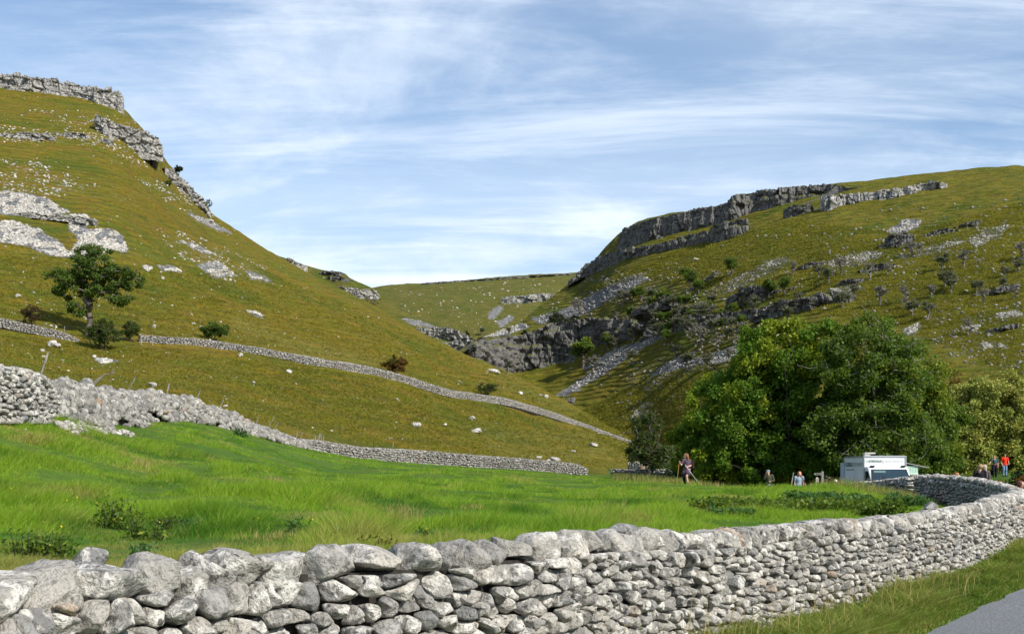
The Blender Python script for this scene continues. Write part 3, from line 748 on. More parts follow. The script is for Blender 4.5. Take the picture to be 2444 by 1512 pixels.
# second wall, intact far piece
r2b, p2b = wall_thing([(x, *w2(x)[1:], (w2(x)[1] - yt) * w2(x)[2] / F) for x, yt in ((715, 1046), (760, 1050), (850, 1064), (930, 1070), (1000, 1073), (1100, 1082), (1200, 1090), (1300, 1098), (1370, 1106), (1400, 1117))],
                      'straight grey boundary wall along the back edge of the green pasture', .30, .22, 1, M['stone_mid'], .2, seed=60, bright=(.25, 1.0), topj=.06)
r2c, p2c = wall_thing([(1462, 1134, 118, .75), (1500, 1136, 116, .8), (1560, 1139, 112, .85), (1640, 1143, 108, 1.0), (1720, 1150, 100, 1.1), (1800, 1160, 96, 1.1), (1900, 1166, 92, 1.2), (1975, 1172, 88, 1.2)],
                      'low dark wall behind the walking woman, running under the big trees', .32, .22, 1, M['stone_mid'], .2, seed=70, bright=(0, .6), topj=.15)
r2d, p2d = wall_thing([(1500, 1118, 165, 1.0), (1600, 1121, 160, 1.2), (1700, 1124, 155, 1.3), (1800, 1128, 150, 1.3), (1950, 1134, 140, 1.3)],
                      'sunlit pale wall seen under the tree canopy behind the dark wall', .36, .26, 1, M['stone_white'], .2, seed=75, bright=(.4, 1), topj=.1)
w3 = lambda x: (x, lk(W3, x, 1), lk(W3, x, 2))
r3a, p3a = wall_thing([(-300, *w3(-300)[1:], 1.3), (-100, *w3(-100)[1:], 1.25), (0, *w3(0)[1:], 1.2), (60, *w3(60)[1:], 1.15), (100, *w3(100)[1:], 1.2), (135, *w3(135)[1:], 1.1), (165, 813, 154, .8), (186, 818, 155, .45)],
                      'upper hillside wall left of the lone ash tree, crumbling to its end', .38, .26, 1, M['stone_mid'], .2, seed=80, topj=.12)
r3b, p3b = wall_thing([(x, *w3(x)[1:], h) for x, h in ((331, 1.3), (400, 1.35), (505, 1.45), (570, 1.4), (637, 1.3), (741, 1.45), (910, 1.4), (1078, 1.4), (1209, 1.35), (1320, 1.35), (1420, 1.3), (1504, 1.1), (1528, 1.0))],
                      'upper hillside wall sweeping from the ash tree down to the valley', .42, .28, 1, M['stone_mid'], .2, seed=90, topj=.14)
# wall in front of the van
rv, pv = wall_thing([(1962, 1200, 66, 1.05), (2010, 1202, 62, 1.12), (2067, 1203, 58.5, 1.17), (2119, 1205, 56.5, 1.30), (2150, 1206, 55.5, 1.39), (2180, 1208, 54.5, 1.48)],
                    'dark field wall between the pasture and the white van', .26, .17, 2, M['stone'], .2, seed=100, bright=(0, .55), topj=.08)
# stack of flat slabs at its open end
C = [P(2179 + random.uniform(-3, 3), 1141 + k * 9, 54.2) for k in range(7)]
o = scatter_rocks('end_slabs', C, [(.42 + random.uniform(-.08, .08), .3, .075) for _ in C], M['stone'], 2, None, 101, (.6, 1), yaw=.2, tilt=.07, pw=4, kcuts=3)
keep_parent(o, rv)

# ------------------------------------------------------------------ cliffs
def cliff(top, bot, label, mat, block=(3.2, 3.0), amp=1.4, fallback=None, back=10, seed=0, start=200, group=None, follow=False):
    x0 = max(top[0][0], bot[0][0]); x1 = min(top[-1][0], bot[-1][0])
    nu = int(max(40, (x1 - x0) * 1.6)); xs = np.linspace(x0, x1, nu)
    yt = np.interp(xs, [p[0] for p in top], [p[1] for p in top]); yb = np.interp(xs, [p[0] for p in bot], [p[1] for p in bot])
    Yb = np.full(nu, np.nan)
    for i_, (x, y) in enumerate(zip(xs, yb)):
        h = hit(x, y, start)
        if h is None: h = hit(x, y + 5, start)
        if h is not None: Yb[i_] = h[1]
    good = ~np.isnan(Yb); med = np.median(Yb[good]) if good.any() else (fallback or 500); good &= np.abs(Yb - med) < 80
    Yb = np.interp(np.arange(nu), np.where(good)[0], Yb[good]) if good.any() else np.full(nu, float(med))
    for _ in range(14 if follow else 40): Yb = np.r_[Yb[0], (Yb[:-2] + 2 * Yb[1:-1] + Yb[2:]) / 4, Yb[-1]]
    dx = (xs[1] - xs[0]) * med / F; lim = (3.5 if follow else .75) * dx; c0 = nu // 2
    for i_ in range(c0 + 1, nu): Yb[i_] = Yb[i_ - 1] + np.clip(Yb[i_] - Yb[i_ - 1], -lim, lim)
    for i_ in range(c0 - 1, -1, -1): Yb[i_] = Yb[i_ + 1] + np.clip(Yb[i_] - Yb[i_ + 1], -lim, lim)
    Yb = Yb - 2.0
    B = np.c_[(xs - CX) * Yb / F, Yb, (H - yb) * Yb / F]; ztop = (H - yt) * Yb / F
    hgt = ztop - B[:, 2]
    sarc = np.r_[0, np.cumsum(np.hypot(*np.diff(B[:, :2], axis=0).T))]
    t = np.gradient(B[:, :2], axis=0); t /= np.linalg.norm(t, axis=1)[:, None]; n = np.c_[t[:, 1], -t[:, 0]]
    n[n[:, 1] > 0] *= -1
    tf = np.linspace(-.35, 1, 46); rows = []; u = sarc
    toprag = .5 * cell(u / 2.2, 0 * u + seed)[0] * np.clip(hgt / 6, .15, 1) + .25 * cell(u / .9, 0 * u + 5 + seed)[0]
    for f_ in tf:
        z = B[:, 2] + f_ * hgt + np.where(f_ > .5, (f_ - .5) * 2, 0) * toprag
        wz = z + .8 * vn(np.c_[u / 9, z / 9, 0 * u + seed])
        r1, r1b, e1 = cell(u / block[0] + .15 * vn(np.c_[u / 3, z / 3, 0 * u]), wz / block[1], seed); r2_, _, e2 = cell(u / (block[0] * .36), wz / (block[1] * .40), seed + 9)
        bed = vn(np.c_[0 * u + seed, z / 1.7, u / 60])
        d = amp * .8 * r1 + amp * .3 * r2_ - amp * .75 * np.clip(1 - e1 * 7, 0, 1) - amp * .3 * np.clip(1 - e2 * 5, 0, 1) + amp * .4 * bed
        d += 1.8 * amp * vn(np.c_[u / 14, z / 12, 0 * u + seed + 4]) * .6
        d -= (f_ * hgt * .22)                     # batter back
        edge = np.clip(np.minimum(u - u[0], u[-1] - u) / 2.5, 0, 1)
        d *= .25 + .75 * edge
        d -= (1 - edge) * 1.5
        rows.append(np.c_[B[:, 0] + n[:, 0] * d, B[:, 1] + n[:, 1] * d, z])
    last = rows[-1]
    for k, dz in ((1.0, .1), (back * .35, .15), (back * .7, -.1), (back, -.6)):
        cx_, cy_, cz_ = last[:, 0] - n[:, 0] * k, last[:, 1] - n[:, 1] * k * (1 if k > 2 else 1), last[:, 2] + dz + .15 * vn(last * .8)
        g = np.array([(lambda q: q if q is not None else -99.)(drop(a_, b_)) for a_, b_ in zip(cx_, cy_)])
        cz_ = np.minimum(cz_, g + .25 + (1.2 if k == 1.0 else 0)) if k > 1.0 else np.minimum(cz_, np.maximum(g + 1.5, cz_ - 1.2))
        rows.append(np.c_[cx_, cy_, cz_])
    V = np.concatenate(rows)
    fc = gridfaces(len(rows), nu)
    o = mkobj('cliff', V, fc, mat, smooth=False)
    tag(o, label, None, group, 'structure'); return o

cliff([(-60, 168), (0, 176), (18, 172), (45, 174), (70, 180), (94, 186), (118, 182), (150, 190), (189, 198), (220, 203), (250, 207), (275, 211), (295, 217), (301, 226)],
      [(-60, 203), (0, 207), (65, 216), (100, 216), (133, 225), (177, 229), (221, 242), (265, 257), (301, 268)], 'topmost pale crag on the left skyline', M['rock'], (3.4, 3.0), 1.4, 440, 14, 1)
cliff([(218, 268), (256, 283), (295, 295), (324, 297), (354, 313), (380, 327), (395, 346)], [(218, 304), (250, 319), (283, 337), (324, 357), (383, 370), (395, 374)], 'second stepped crag below the skyline crag', M['rock'], (3.2, 2.2), 1.5, 440, 12, 2)
cliff([(399, 398), (420, 402), (436, 413), (460, 434), (471, 457), (498, 478), (509, 503)], [(399, 434), (436, 460), (460, 478), (483, 494), (509, 516)], 'lowest dark crag on the left skyline edge', M['rock'], (2.6, 2.4), 1.5, 445, 10, 3)
for k, (a, b, c_, d) in enumerate([(0, 316, 140, 334), (140, 314, 218, 332), (243, 331, 275, 345), (58, 506, 240, 536), (560, 556, 0, 0)][:4]):
    cliff([(a, b), ((a + c_) / 2, (b + d) / 2 - 9), (c_, d - 12)], [(a, b + 9), ((a + c_) / 2, (b + d) / 2 + 4), (c_, d)], 'broken low limestone ledge on the left slope', M['rock'], (1.8, 1.6), 1.0, 400, 5, 10 + k, group='limestone ledges on the left slope')
cliff([(682, 613), (700, 619), (720, 627), (741, 634)], [(682, 620), (700, 632), (720, 645), (741, 660)], 'pale crag at the top of the far spur', M['rock'], (3, 3), 1.4, 590, 8, 21, start=470)
cliff([(763, 646), (790, 645), (819, 650), (822, 653)], [(763, 654), (790, 656), (822, 657)], 'upper small crag on the far spur', M['rock_dark'], (3, 3), 1.2, 590, 8, 22, start=480)
cliff([(778, 659), (810, 660), (839, 668)], [(778, 663), (810, 669), (839, 673)], 'lower small crag on the far spur', M['rock_dark'], (3, 3), 1.2, 585, 8, 23, start=480)
cliff([(805, 683), (830, 684), (852, 687), (893, 691), (910, 704)], [(805, 692), (825, 699), (862, 711), (890, 707), (910, 710)], 'rounded grey crag low on the far spur', M['rock'], (3.4, 4), 1.6, 580, 8, 24, start=480)
cliff([(990, 783), (1020, 778), (1044, 778), (1070, 782), (1098, 791), (1125, 806)], [(990, 794), (1020, 801), (1044, 806), (1075, 810), (1125, 826)], 'sunlit ledge of rock above the gorge mouth', M['rock'], (3, 3), 1.7, 548, 8, 25, start=480)
cliff([(1046, 817), (1091, 812), (1121, 826)], [(1046, 830), (1078, 840), (1115, 856), (1121, 862)], 'sunlit buttress at the gorge mouth', M['rock'], (3.4, 3), 1.5, 540, 8, 26, start=480)
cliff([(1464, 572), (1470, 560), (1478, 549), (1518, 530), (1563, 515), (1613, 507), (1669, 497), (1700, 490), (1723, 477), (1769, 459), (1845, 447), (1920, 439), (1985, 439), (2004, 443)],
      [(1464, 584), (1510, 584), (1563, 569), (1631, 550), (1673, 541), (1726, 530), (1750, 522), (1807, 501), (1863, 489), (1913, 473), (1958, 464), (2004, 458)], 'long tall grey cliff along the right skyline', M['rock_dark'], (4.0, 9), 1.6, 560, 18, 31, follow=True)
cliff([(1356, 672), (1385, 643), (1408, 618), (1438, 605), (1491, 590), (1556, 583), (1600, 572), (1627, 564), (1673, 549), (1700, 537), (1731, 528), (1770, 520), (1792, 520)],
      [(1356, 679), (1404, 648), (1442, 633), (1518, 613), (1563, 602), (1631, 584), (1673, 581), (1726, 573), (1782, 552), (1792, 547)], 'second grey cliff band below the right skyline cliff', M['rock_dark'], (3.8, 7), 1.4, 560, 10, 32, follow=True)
cliff([(1864, 502), (1890, 487), (1931, 484)], [(1864, 518), (1900, 515), (1931, 506)], 'short grey crag between the two skyline cliffs', M['rock_dark'], (2.6, 3), 1.3, 540, 8, 33)
cliff([(1956, 466), (1990, 464), (2034, 461), (2110, 449), (2185, 442), (2216, 430), (2261, 436)], [(1956, 503), (1996, 492), (2034, 481), (2110, 473), (2147, 467), (2204, 451), (2261, 445)], 'sunlit cliff step at the right end of the skyline cliffs', M['rock'], (3.6, 6), 1.8, 520, 12, 34)
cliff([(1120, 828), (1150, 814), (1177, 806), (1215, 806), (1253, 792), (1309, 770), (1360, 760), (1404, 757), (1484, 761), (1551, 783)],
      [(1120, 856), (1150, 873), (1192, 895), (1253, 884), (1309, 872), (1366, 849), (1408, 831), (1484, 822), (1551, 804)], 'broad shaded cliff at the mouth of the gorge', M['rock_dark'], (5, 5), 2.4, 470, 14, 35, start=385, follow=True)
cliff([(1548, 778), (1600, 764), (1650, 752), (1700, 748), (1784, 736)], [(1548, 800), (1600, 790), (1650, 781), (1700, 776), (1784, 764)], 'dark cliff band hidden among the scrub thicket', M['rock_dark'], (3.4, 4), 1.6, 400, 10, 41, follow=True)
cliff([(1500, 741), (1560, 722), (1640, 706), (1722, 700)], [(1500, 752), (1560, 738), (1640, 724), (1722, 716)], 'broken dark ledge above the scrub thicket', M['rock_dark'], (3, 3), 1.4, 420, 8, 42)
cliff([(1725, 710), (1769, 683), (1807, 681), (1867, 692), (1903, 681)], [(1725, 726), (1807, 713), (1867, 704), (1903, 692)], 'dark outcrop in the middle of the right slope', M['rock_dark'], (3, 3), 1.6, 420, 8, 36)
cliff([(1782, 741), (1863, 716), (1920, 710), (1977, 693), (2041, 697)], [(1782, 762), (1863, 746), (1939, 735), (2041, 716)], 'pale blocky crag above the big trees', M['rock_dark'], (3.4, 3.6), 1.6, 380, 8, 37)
cliff([(2105, 565), (2118, 557), (2160, 554), (2175, 560)], [(2105, 584), (2118, 587), (2175, 578)], 'small tower of blocks high on the right slope', M['rock_dark'], (2.6, 3), 1.3, 420, 6, 38)
cliff([(1196, 708), (1230, 703), (1290, 700), (1335, 700)], [(1196, 724), (1260, 722), (1335, 710)], 'grey ledge on the distant moor', M['rock'], (6, 5), 2.4, 800, 14, 39)
cliff([(1010, 675), (1150, 665), (1260, 658), (1366, 652)], [(1010, 679), (1150, 670), (1260, 663), (1366, 656)], 'thin rock edge along the distant skyline', M['rock_dark'], (9, 4), 2.0, 1070, 16, 40)
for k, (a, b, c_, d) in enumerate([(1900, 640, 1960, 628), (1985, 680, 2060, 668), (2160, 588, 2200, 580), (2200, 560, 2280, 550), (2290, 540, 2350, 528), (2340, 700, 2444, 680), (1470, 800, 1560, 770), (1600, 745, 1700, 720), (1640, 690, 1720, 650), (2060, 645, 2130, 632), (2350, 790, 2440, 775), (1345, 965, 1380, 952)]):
    m_ = (a + c_) / 2; n_ = (b + d) / 2
    cliff([(a, b), (a + (m_ - a) * .5, n_ - 5 + (b - n_) * .5), (m_, n_ - 8), (c_, d - 5)], [(a, b + 5), (m_, n_ + 4), (c_, d + 3)], 'low broken limestone step on the right slope', M['rock_dark'], (2, 2.2), 1.2, 350, 4, 50 + k, group='low rock steps on the right slope')

# ------------------------------------------------------------------ loose stones on slopes
def stones_in(polys, n, smin, smax, name, label, mat, seed, start=60, bright=(.4, 1), sub=0, aniso=1.0):
    r = np.random.default_rng(seed); C = []; S = []
    for poly, w in polys:
        xs = [p[0] for p in poly]; ys = [p[1] for p in poly]; k = 0; want = int(n * w); tries = 0
        while k < want and tries < want * 6:
            tries += 1; x = r.uniform(min(xs), max(xs)); y = r.uniform(min(ys), max(ys))
            if not inpoly(np.array([x]), np.array([y]), poly)[0]: continue
            if vn(np.array([[x / 18, y / 9, seed]]))[0] < -.25 and w < 50: continue
            h = hit(x, y, start)
            if h is None: continue
            s = (smin + (smax - smin) * r.random() ** 3) * (h[1] / 300 if start > 100 else 1)
            C.append(h + [0, 0, s * .15]); S.append((s * 1.3, s, s * .7)); k += 1
    o = scatter_rocks(name, C, S, mat, sub, None, seed, bright, tilt=.3); tag(o, label, None, None, 'stuff'); return o
stones_in([(p, 1.0 if i < 3 else .12) for i, p in enumerate(scree_left)], 2200, .12, .42, 'scree', 'grey scree stones spread over the left slope', M['boulder'], 201, 80)
stones_in([(p, 1) for p, s in rocky_left], 300, .10, .45, 'loose_rocks', 'white rocks poking out of the left hillside turf', M['boulder'], 202, 80)
stones_in([([(300, 200), (660, 620), (1300, 960), (1200, 960), (600, 830), (0, 780), (0, 220)], 1)], 600, .08, .28, 'loose_rocks', 'tiny white stones strewn over the left hillside', M['boulder'], 203, 80)
stones_in([([(0, 800), (320, 830), (640, 860), (1000, 930), (1400, 1050), (1500, 1100), (1100, 1080), (700, 1020), (300, 920), (0, 860)], 1)], 330, .03, .15, 'loose_stones', 'small white stones scattered on the lower left pasture', M['boulder'], 204, 50)
stones_in([(p, 1.0) for p in scree_right], 420, .12, .40, 'scree', 'grey scree stones in chutes on the right slope', M['boulder'], 205, 120, (.1, .8))
stones_in([(p, 1) for p, s in rocky_right] + [([(1360, 680), (1700, 560), (2444, 450), (2444, 900), (2100, 760), (1500, 1000), (1350, 960)], 2.2)], 460, .07, .55, 'loose_rocks', 'grey boulders and stones strewn over the right fellside', M['stone_mid'], 206, 120, (0, .5))
stones_in([([(930, 690), (1370, 660), (1330, 740), (1120, 800), (960, 740)], 1), ([(960, 750), (1120, 800), (1100, 850)], .15)], 230, .08, .36, 'loose_rocks', 'scattered limestone blocks on the distant moor', M['boulder'], 207, 400, (.3, 1))

# named boulders
def boulder(x, y, wpx, hpx_, label, seed, mat='boulder', n=1, start=40, group='boulders lying on the grass slopes'):
    h = hit(x, y + hpx_ * .35, start)
    if h is None: return
    Y = h[1]; w = wpx * Y / F / 2; hh = hpx_ * Y / F / 2
    r = np.random.default_rng(seed); C = [(0, 0, hh * .55)]; S = [(w, w * .8, hh)]
    for k in range(n - 1): C.append(((r.uniform(-1, 1)) * w, r.uniform(-.5, .5) * w, hh * .3)); S.append((w * .5, w * .45, hh * .6))
    o = scatter_rocks('boulder', C, S, M[mat], 2, None, seed, (.6, 1), yaw=r.uniform(-.3, .3), tilt=.15, rough=.16, kcuts=6)
    o.location = h.tolist(); tag(o, label, 'boulder', group); return o
BL = [(993, 1013, 24, 16, 'pale rounded boulder in the middle of the lower pasture'), (1127, 997, 17, 11, 'boulder up and right of the rounded pasture boulder'), (1062, 1012, 9, 7, 'small stone between the two pasture boulders'),
      (1134, 1027, 32, 10, 'flat broken white rock slab in the lower pasture'), (1417, 1061, 22, 11, 'low white boulder near the right end of the slope above the boundary wall'), (1369, 1076, 14, 6, 'small flat stone left of the low white boulder'),
      (1323, 1096, 28, 14, 'large domed rock showing just over the boundary wall'), (1286, 1090, 16, 8, 'flat rock behind the boundary wall, left of the domed rock'), (690, 886, 14, 11, 'single white boulder just below the upper wall'),
      (574, 846, 12, 10, 'grey boulder tight under the upper wall'), (605, 912, 9, 8, 'small white stone right of the lower hawthorn field'), (367, 778, 10, 11, 'upright white block above the upper wall near the ash'),
      (389, 663, 9, 9, 'lone white boulder high on the left slope'), (43, 705, 14, 11, 'rough white boulder on the slope at the far left'), (500, 526, 16, 9, 'white block beside the narrow scree streak'), (610, 748, 12, 5, 'grey stone heading a small scree streak'),
      (462, 772, 10, 6, 'flat stone left of the dark evergreen bush'), (480, 780, 9, 8, 'square stone beside the dark evergreen bush'), (125, 820, 26, 18, 'rough limestone outcrop lump below the ash tree'), (101, 836, 12, 9, 'white stone left below the outcrop lump'),
      (104, 850, 10, 6, 'second white stone below the outcrop lump'), (364, 917, 20, 13, 'pale boulder with small neighbours behind the rubble heap'), (202, 906, 14, 10, 'blocky stone perched just behind the rubble heap'), (537, 968, 14, 6, 'low stone behind the falling end of the rubble heap'),
      (1243, 937, 13, 9, 'slanting white boulder on the spur above the upper wall'), (1303, 945, 11, 11, 'leaning white slab on the edge of the spur'), (1178, 885, 26, 12, 'big white rock on the skyline of the spur by the gorge'), (1660, 619, 14, 7, 'pale slab boulder below the second cliff band'),
      (1440, 660, 10, 5, 'flat grey block high on the right slope'), (1290, 942, 9, 5, 'small block in the shade below the gorge cliff'), (1355, 770, 12, 8, 'grey block in the upper scree chute'), (1385, 725, 12, 8, 'dark block beside the upper scree chute'),
      (948, 952, 8, 5, 'small stone mid pasture'), (352, 1010, 18, 13, 'white stone lying on the grass below the rubble'), (182, 1000, 34, 24, 'big rounded boulder at the foot of the rubble heap'), (60, 1024, 12, 5, 'small stone in the grass at the far left'),
      (1855, 800, 10, 7, 'grey stone in the right scree')]
for i, (x, y, w, h_, lab) in enumerate(BL): boulder(x, y, w, h_, lab, 300 + i, n=3 if w > 24 else (2 if w > 15 else 1), start=(8 if y > 995 and x < 400 else 40))
# spilled stones in front of the rubble
r = np.random.default_rng(66); C = []; S = []
for x0, y0, n_, sp in ((178, 1020, 26, 14), (210, 1026, 34, 16), (255, 1032, 12, 18), (290, 1036, 9, 14), (150, 1016, 10, 12)):
    for k in range(n_):
        h = hit(x0 + r.normal() * sp, y0 + r.normal() * 3.5, 8)
        if h is not None: s = r.uniform(.06, .16); C.append(h + [0, 0, s * .4]); S.append((s * 1.2, s, s * .8))
o = scatter_rocks('spilled_stones', C, S, M['stone_white'], 1, None, 67, (.6, 1)); tag(o, 'pinkish white stones spilled from the rubble onto the grass', None, None, 'stuff')

# ------------------------------------------------------------------ grass
def blades(name, X, Y, Z, hgt, wid, mat, label, lean=(.35, .05), spread=.45, seed=1, tint=None, kind='stuff', parent=None, two=False):
    r = np.random.default_rng(seed); n = len(X)
    a = r.uniform(0, np.pi, n); dx, dy = np.cos(a) * wid / 2, np.sin(a) * wid / 2
    lx = (lean[0] + r.normal(0, spread, n)) * hgt; ly = (lean[1] + r.normal(0, spread, n)) * hgt
    T = np.zeros((n, 4)); T[:, 3] = 1
    if tint is None: T[:, 0] = r.random(n); T[:, 1] = (r.random(n) > .93)
    else: T[:, 0], T[:, 1] = tint
    if two:
        V = np.zeros((n, 5, 3))
        V[:, 0] = np.c_[X - dx, Y - dy, Z - .02]; V[:, 1] = np.c_[X + dx, Y + dy, Z - .02]
        m = .55; V[:, 2] = np.c_[X - dx * .8 + lx * .3, Y - dy * .8 + ly * .3, Z + hgt * m]; V[:, 3] = np.c_[X + dx * .8 + lx * .3, Y + dy * .8 + ly * .3, Z + hgt * m]
        V[:, 4] = np.c_[X + lx, Y + ly, Z + hgt * .93]
        b = (np.arange(n) * 5)[:, None, None]
        fc = (np.array([[0, 1, 3], [0, 3, 2], [2, 3, 4]])[None] + b).reshape(-1, 3); k = 5
    else:
        V = np.zeros((n, 3, 3)); V[:, 0] = np.c_[X - dx, Y - dy, Z - .02]; V[:, 1] = np.c_[X + dx, Y + dy, Z - .02]; V[:, 2] = np.c_[X + lx, Y + ly, Z + hgt]
        fc = np.arange(n * 3).reshape(-1, 3); k = 3
    o = mkobj(name, V.reshape(-1, 3), fc, mat, parent, cols={'tint': np.repeat(T, k, 0)})
    if label: tag(o, label, None, None, kind)
    return o

r = np.random.default_rng(400)
N = 820000
x = r.uniform(-60, 2470, N); lnY = r.uniform(0, 1, N) ** .92
Y0 = np.interp(x, [t[0] for t in NW[:20]], [t[2] for t in NW[:20]]) + .55
Y1 = np.interp(x, [-60, 60, 150, 300, 505, 660, 850, 1400, 1640, 1900, 2100, 2250, 2470], [31, 33, 41, 58, 76, 92, 104, 131, 95, 76, 58, 51, 36])
Y = Y0 * (Y1 / Y0) ** lnY; X = (x - CX) * Y / F
ok = ~((x > 2150) & (Y > 50)); X, Y, x = X[ok], Y[ok], x[ok]
Z = field_z(X, Y)
cl = fbm(np.c_[X / .9, Y / 1.6, 0 * X], 4); cl2 = fbm(np.c_[X / 5, Y / 5, 0 * X + 9], 3)
# the strip right behind the wall is rougher and drier at the left
dry = np.clip((4.6 - (Y - Y0[ok])) / 2.8 + .5 * vn(np.c_[X / .8, Y / .8, 0 * X]), 0, 1) * np.clip((1300 - x) / 500, 0, 1)
hg = np.clip(.10 + .24 * cl + .08 * cl2, .025, .36) * np.clip(1.25 - Y / 90, .55, 1) * r.uniform(.6, 1.3, len(X)) * (1 + .3 * dry)
wd = (.0035 + .00045 * Y) * r.uniform(.6, 1.2, len(X)); hg = hg * .80
cl3 = fbm(np.c_[X / 2.2, Y / 4.5, 0 * X + 31], 3); hg = hg * np.clip(1 + 1.6 * vn(np.c_[X / 1.3, Y / 1.9, 0 * X + 55]), .4, 2.1)
cl5 = vn(np.c_[X / .45, Y / .9, 0 * X + 13]); t0 = np.clip(.66 + 1.1 * cl2 + 1.3 * cl + 1.4 * cl3 + .6 * cl5 + .5 * vn(np.c_[X / .22, Y / .5, 0 * X + 15]) + r.normal(0, .20, len(X)), 0, 1)
bandz = np.interp(x, [0, 900, 1400], [.5, .25, .0]) * np.clip((Y - 17) / 10, 0, 1) * (1 - np.clip((Y - 45) / 20, 0, 1))
t1 = np.clip((r.random(len(X)) < (.06 + .75 * dry + 1.2 * np.clip(vn(np.c_[X / 1.1, Y / 2.0, 0 * X + 77]) - .30, 0, 1) + .16 * bandz)).astype(float) * r.uniform(.4, 1, len(X)), 0, 1)
blades('grass', X, Y, Z, hg, wd, M['blade'], 'lush green meadow grass behind the front wall', (.35, .0), .75, 401, (t0, t1))
# dry tall band beyond the crest of the pasture
N = 26000
x = r.uniform(1460, 2180, N); y_ = np.interp(x, [1460, 1640, 1900, 2050, 2180], [82, 70, 62, 50, 46]); Y = y_ * r.uniform(.93, 1.28, N); X = (x - CX) * Y / F; Z = field_z(X, Y)
blades('dry_grass', X, Y, Z, r.uniform(.18, .62, N), .012 + .0004 * Y, M['blade_verge'], 'dry straw-coloured grass band behind the walking woman', (.2, 0), .3, 402, (r.random(N), (r.random(N) < .6) * r.uniform(.4, 1, N)))
# verge
N = 190000
s = r.uniform(sA - 7, nwp.L * .80, N) ; X, Y, b, h, tx, ty = nwp.at(s); lat = .34 + r.random(N) * 3.0
X = X + ty * lat; Y = Y - tx * lat; ok = (X < edgex(Y) - .06 + .09 * r.normal(size=N)) & (Y < 40) & (Y > 6); X, Y, lat = X[ok], Y[ok], lat[ok]; Z = road_z(X, Y)
c4 = fbm(np.c_[X / .7, Y / .7, 0 * X + 4], 3); rim = np.clip((edgex(Y) - X) / .7, .15, 1)
blades('verge_grass', X, Y, Z, np.clip(.17 + .22 * c4, .05, .6) * r.uniform(.5, 1.4, len(X)) * rim * 1.15, (.005 + .0004 * Y), M['blade_verge'], 'long tangled roadside grass between wall and lane', (.3, -.2), .85, 403,
       (np.clip(.5 + c4 + r.normal(0, .25, len(X)), 0, 1), (r.random(len(X)) < (.12 + .6 * np.clip(c4, 0, 1))) * r.uniform(.3, 1, len(X))), two=True)
# tall thin straws against the front wall foot
N = 420; s = r.uniform(sA - 5, sA + 10, N); X, Y, b, h, tx, ty = nwp.at(s); lat = r.uniform(.36, 1.5, N); X = X + ty * lat; Y = Y - tx * lat
blades('seed_heads', X, Y, road_z(X, Y), r.uniform(.3, .8, N), .006 + .00015 * Y, M['blade_verge'], 'thin straw stems standing against the front wall', (.12, 0), .25, 404, (r.random(N), r.uniform(.6, 1, N)), two=True)

# tussocks on hillsides (near ones only)
def tuss(polys, n, hmin, hmax, seed, label, start, name):
    rr_ = np.random.default_rng(seed); XX = []
    for poly, wgt in polys:
        xs = [p[0] for p in poly]; ys = [p[1] for p in poly]; m = int(n * wgt)
        px = rr_.uniform(min(xs), max(xs), m); py = rr_.uniform(min(ys), max(ys), m); k = inpoly(px, py, poly)
        for a, b_ in zip(px[k], py[k]):
            h_ = hit(a, b_, start)
            if h_ is not None: XX.append(h_)
    XX = np.array(XX); nb = 7; B = np.repeat(XX, nb, 0); Yd = B[:, 1]; B = B + rr_.normal(0, 1, B.shape) * np.c_[Yd * .0012, Yd * .0012, 0 * Yd]
    c_ = np.clip(.5 + fbm(np.c_[B[:, 0] / 12, B[:, 1] / 12, 0 * Yd], 3) * 1.4 + rr_.normal(0, .12, len(B)), 0, 1)
    hh = .75 * (hmin + (hmax - hmin) * rr_.random(len(B))) * Yd / 150
    o = blades(name, B[:, 0], B[:, 1], B[:, 2], hh, (.0008 * Yd + .015) * rr_.uniform(.5, 1.2, len(B)), M['blade_hill'], label, (.1, -.15), .9, seed, (c_, (rr_.random(len(B)) < .25) * .8))
tuss([([(0, 800), (331, 830), (640, 860), (910, 905), (1209, 975), (1504, 1065), (1540, 1100), (1400, 1120), (900, 1065), (600, 1000), (0, 880)], 1.0)], 40000, .08, .26, 410, 'olive tussocky grass on the lower left hillside', 60, 'tussock_grass')
tuss([([(0, 600), (330, 640), (640, 650), (900, 760), (1230, 905), (1500, 1045), (1200, 955), (900, 885), (640, 840), (331, 790), (0, 755)], 1.0)], 40000, .08, .22, 411, 'olive tussocky grass above the upper wall', 100, 'tussock_grass')
tuss([([(1350, 1000), (1550, 900), (1700, 860), (1700, 1000), (1560, 1120), (1480, 1080)], .6), ([(2150, 560), (2444, 480), (2444, 900), (2150, 780)], .6), ([(1380, 700), (1600, 600), (1900, 520), (2150, 560), (2150, 780), (1800, 720), (1550, 660)], .8)], 42000, .06, .17, 412, 'rough tussock grass on the right fellside', 120, 'tussock_grass')

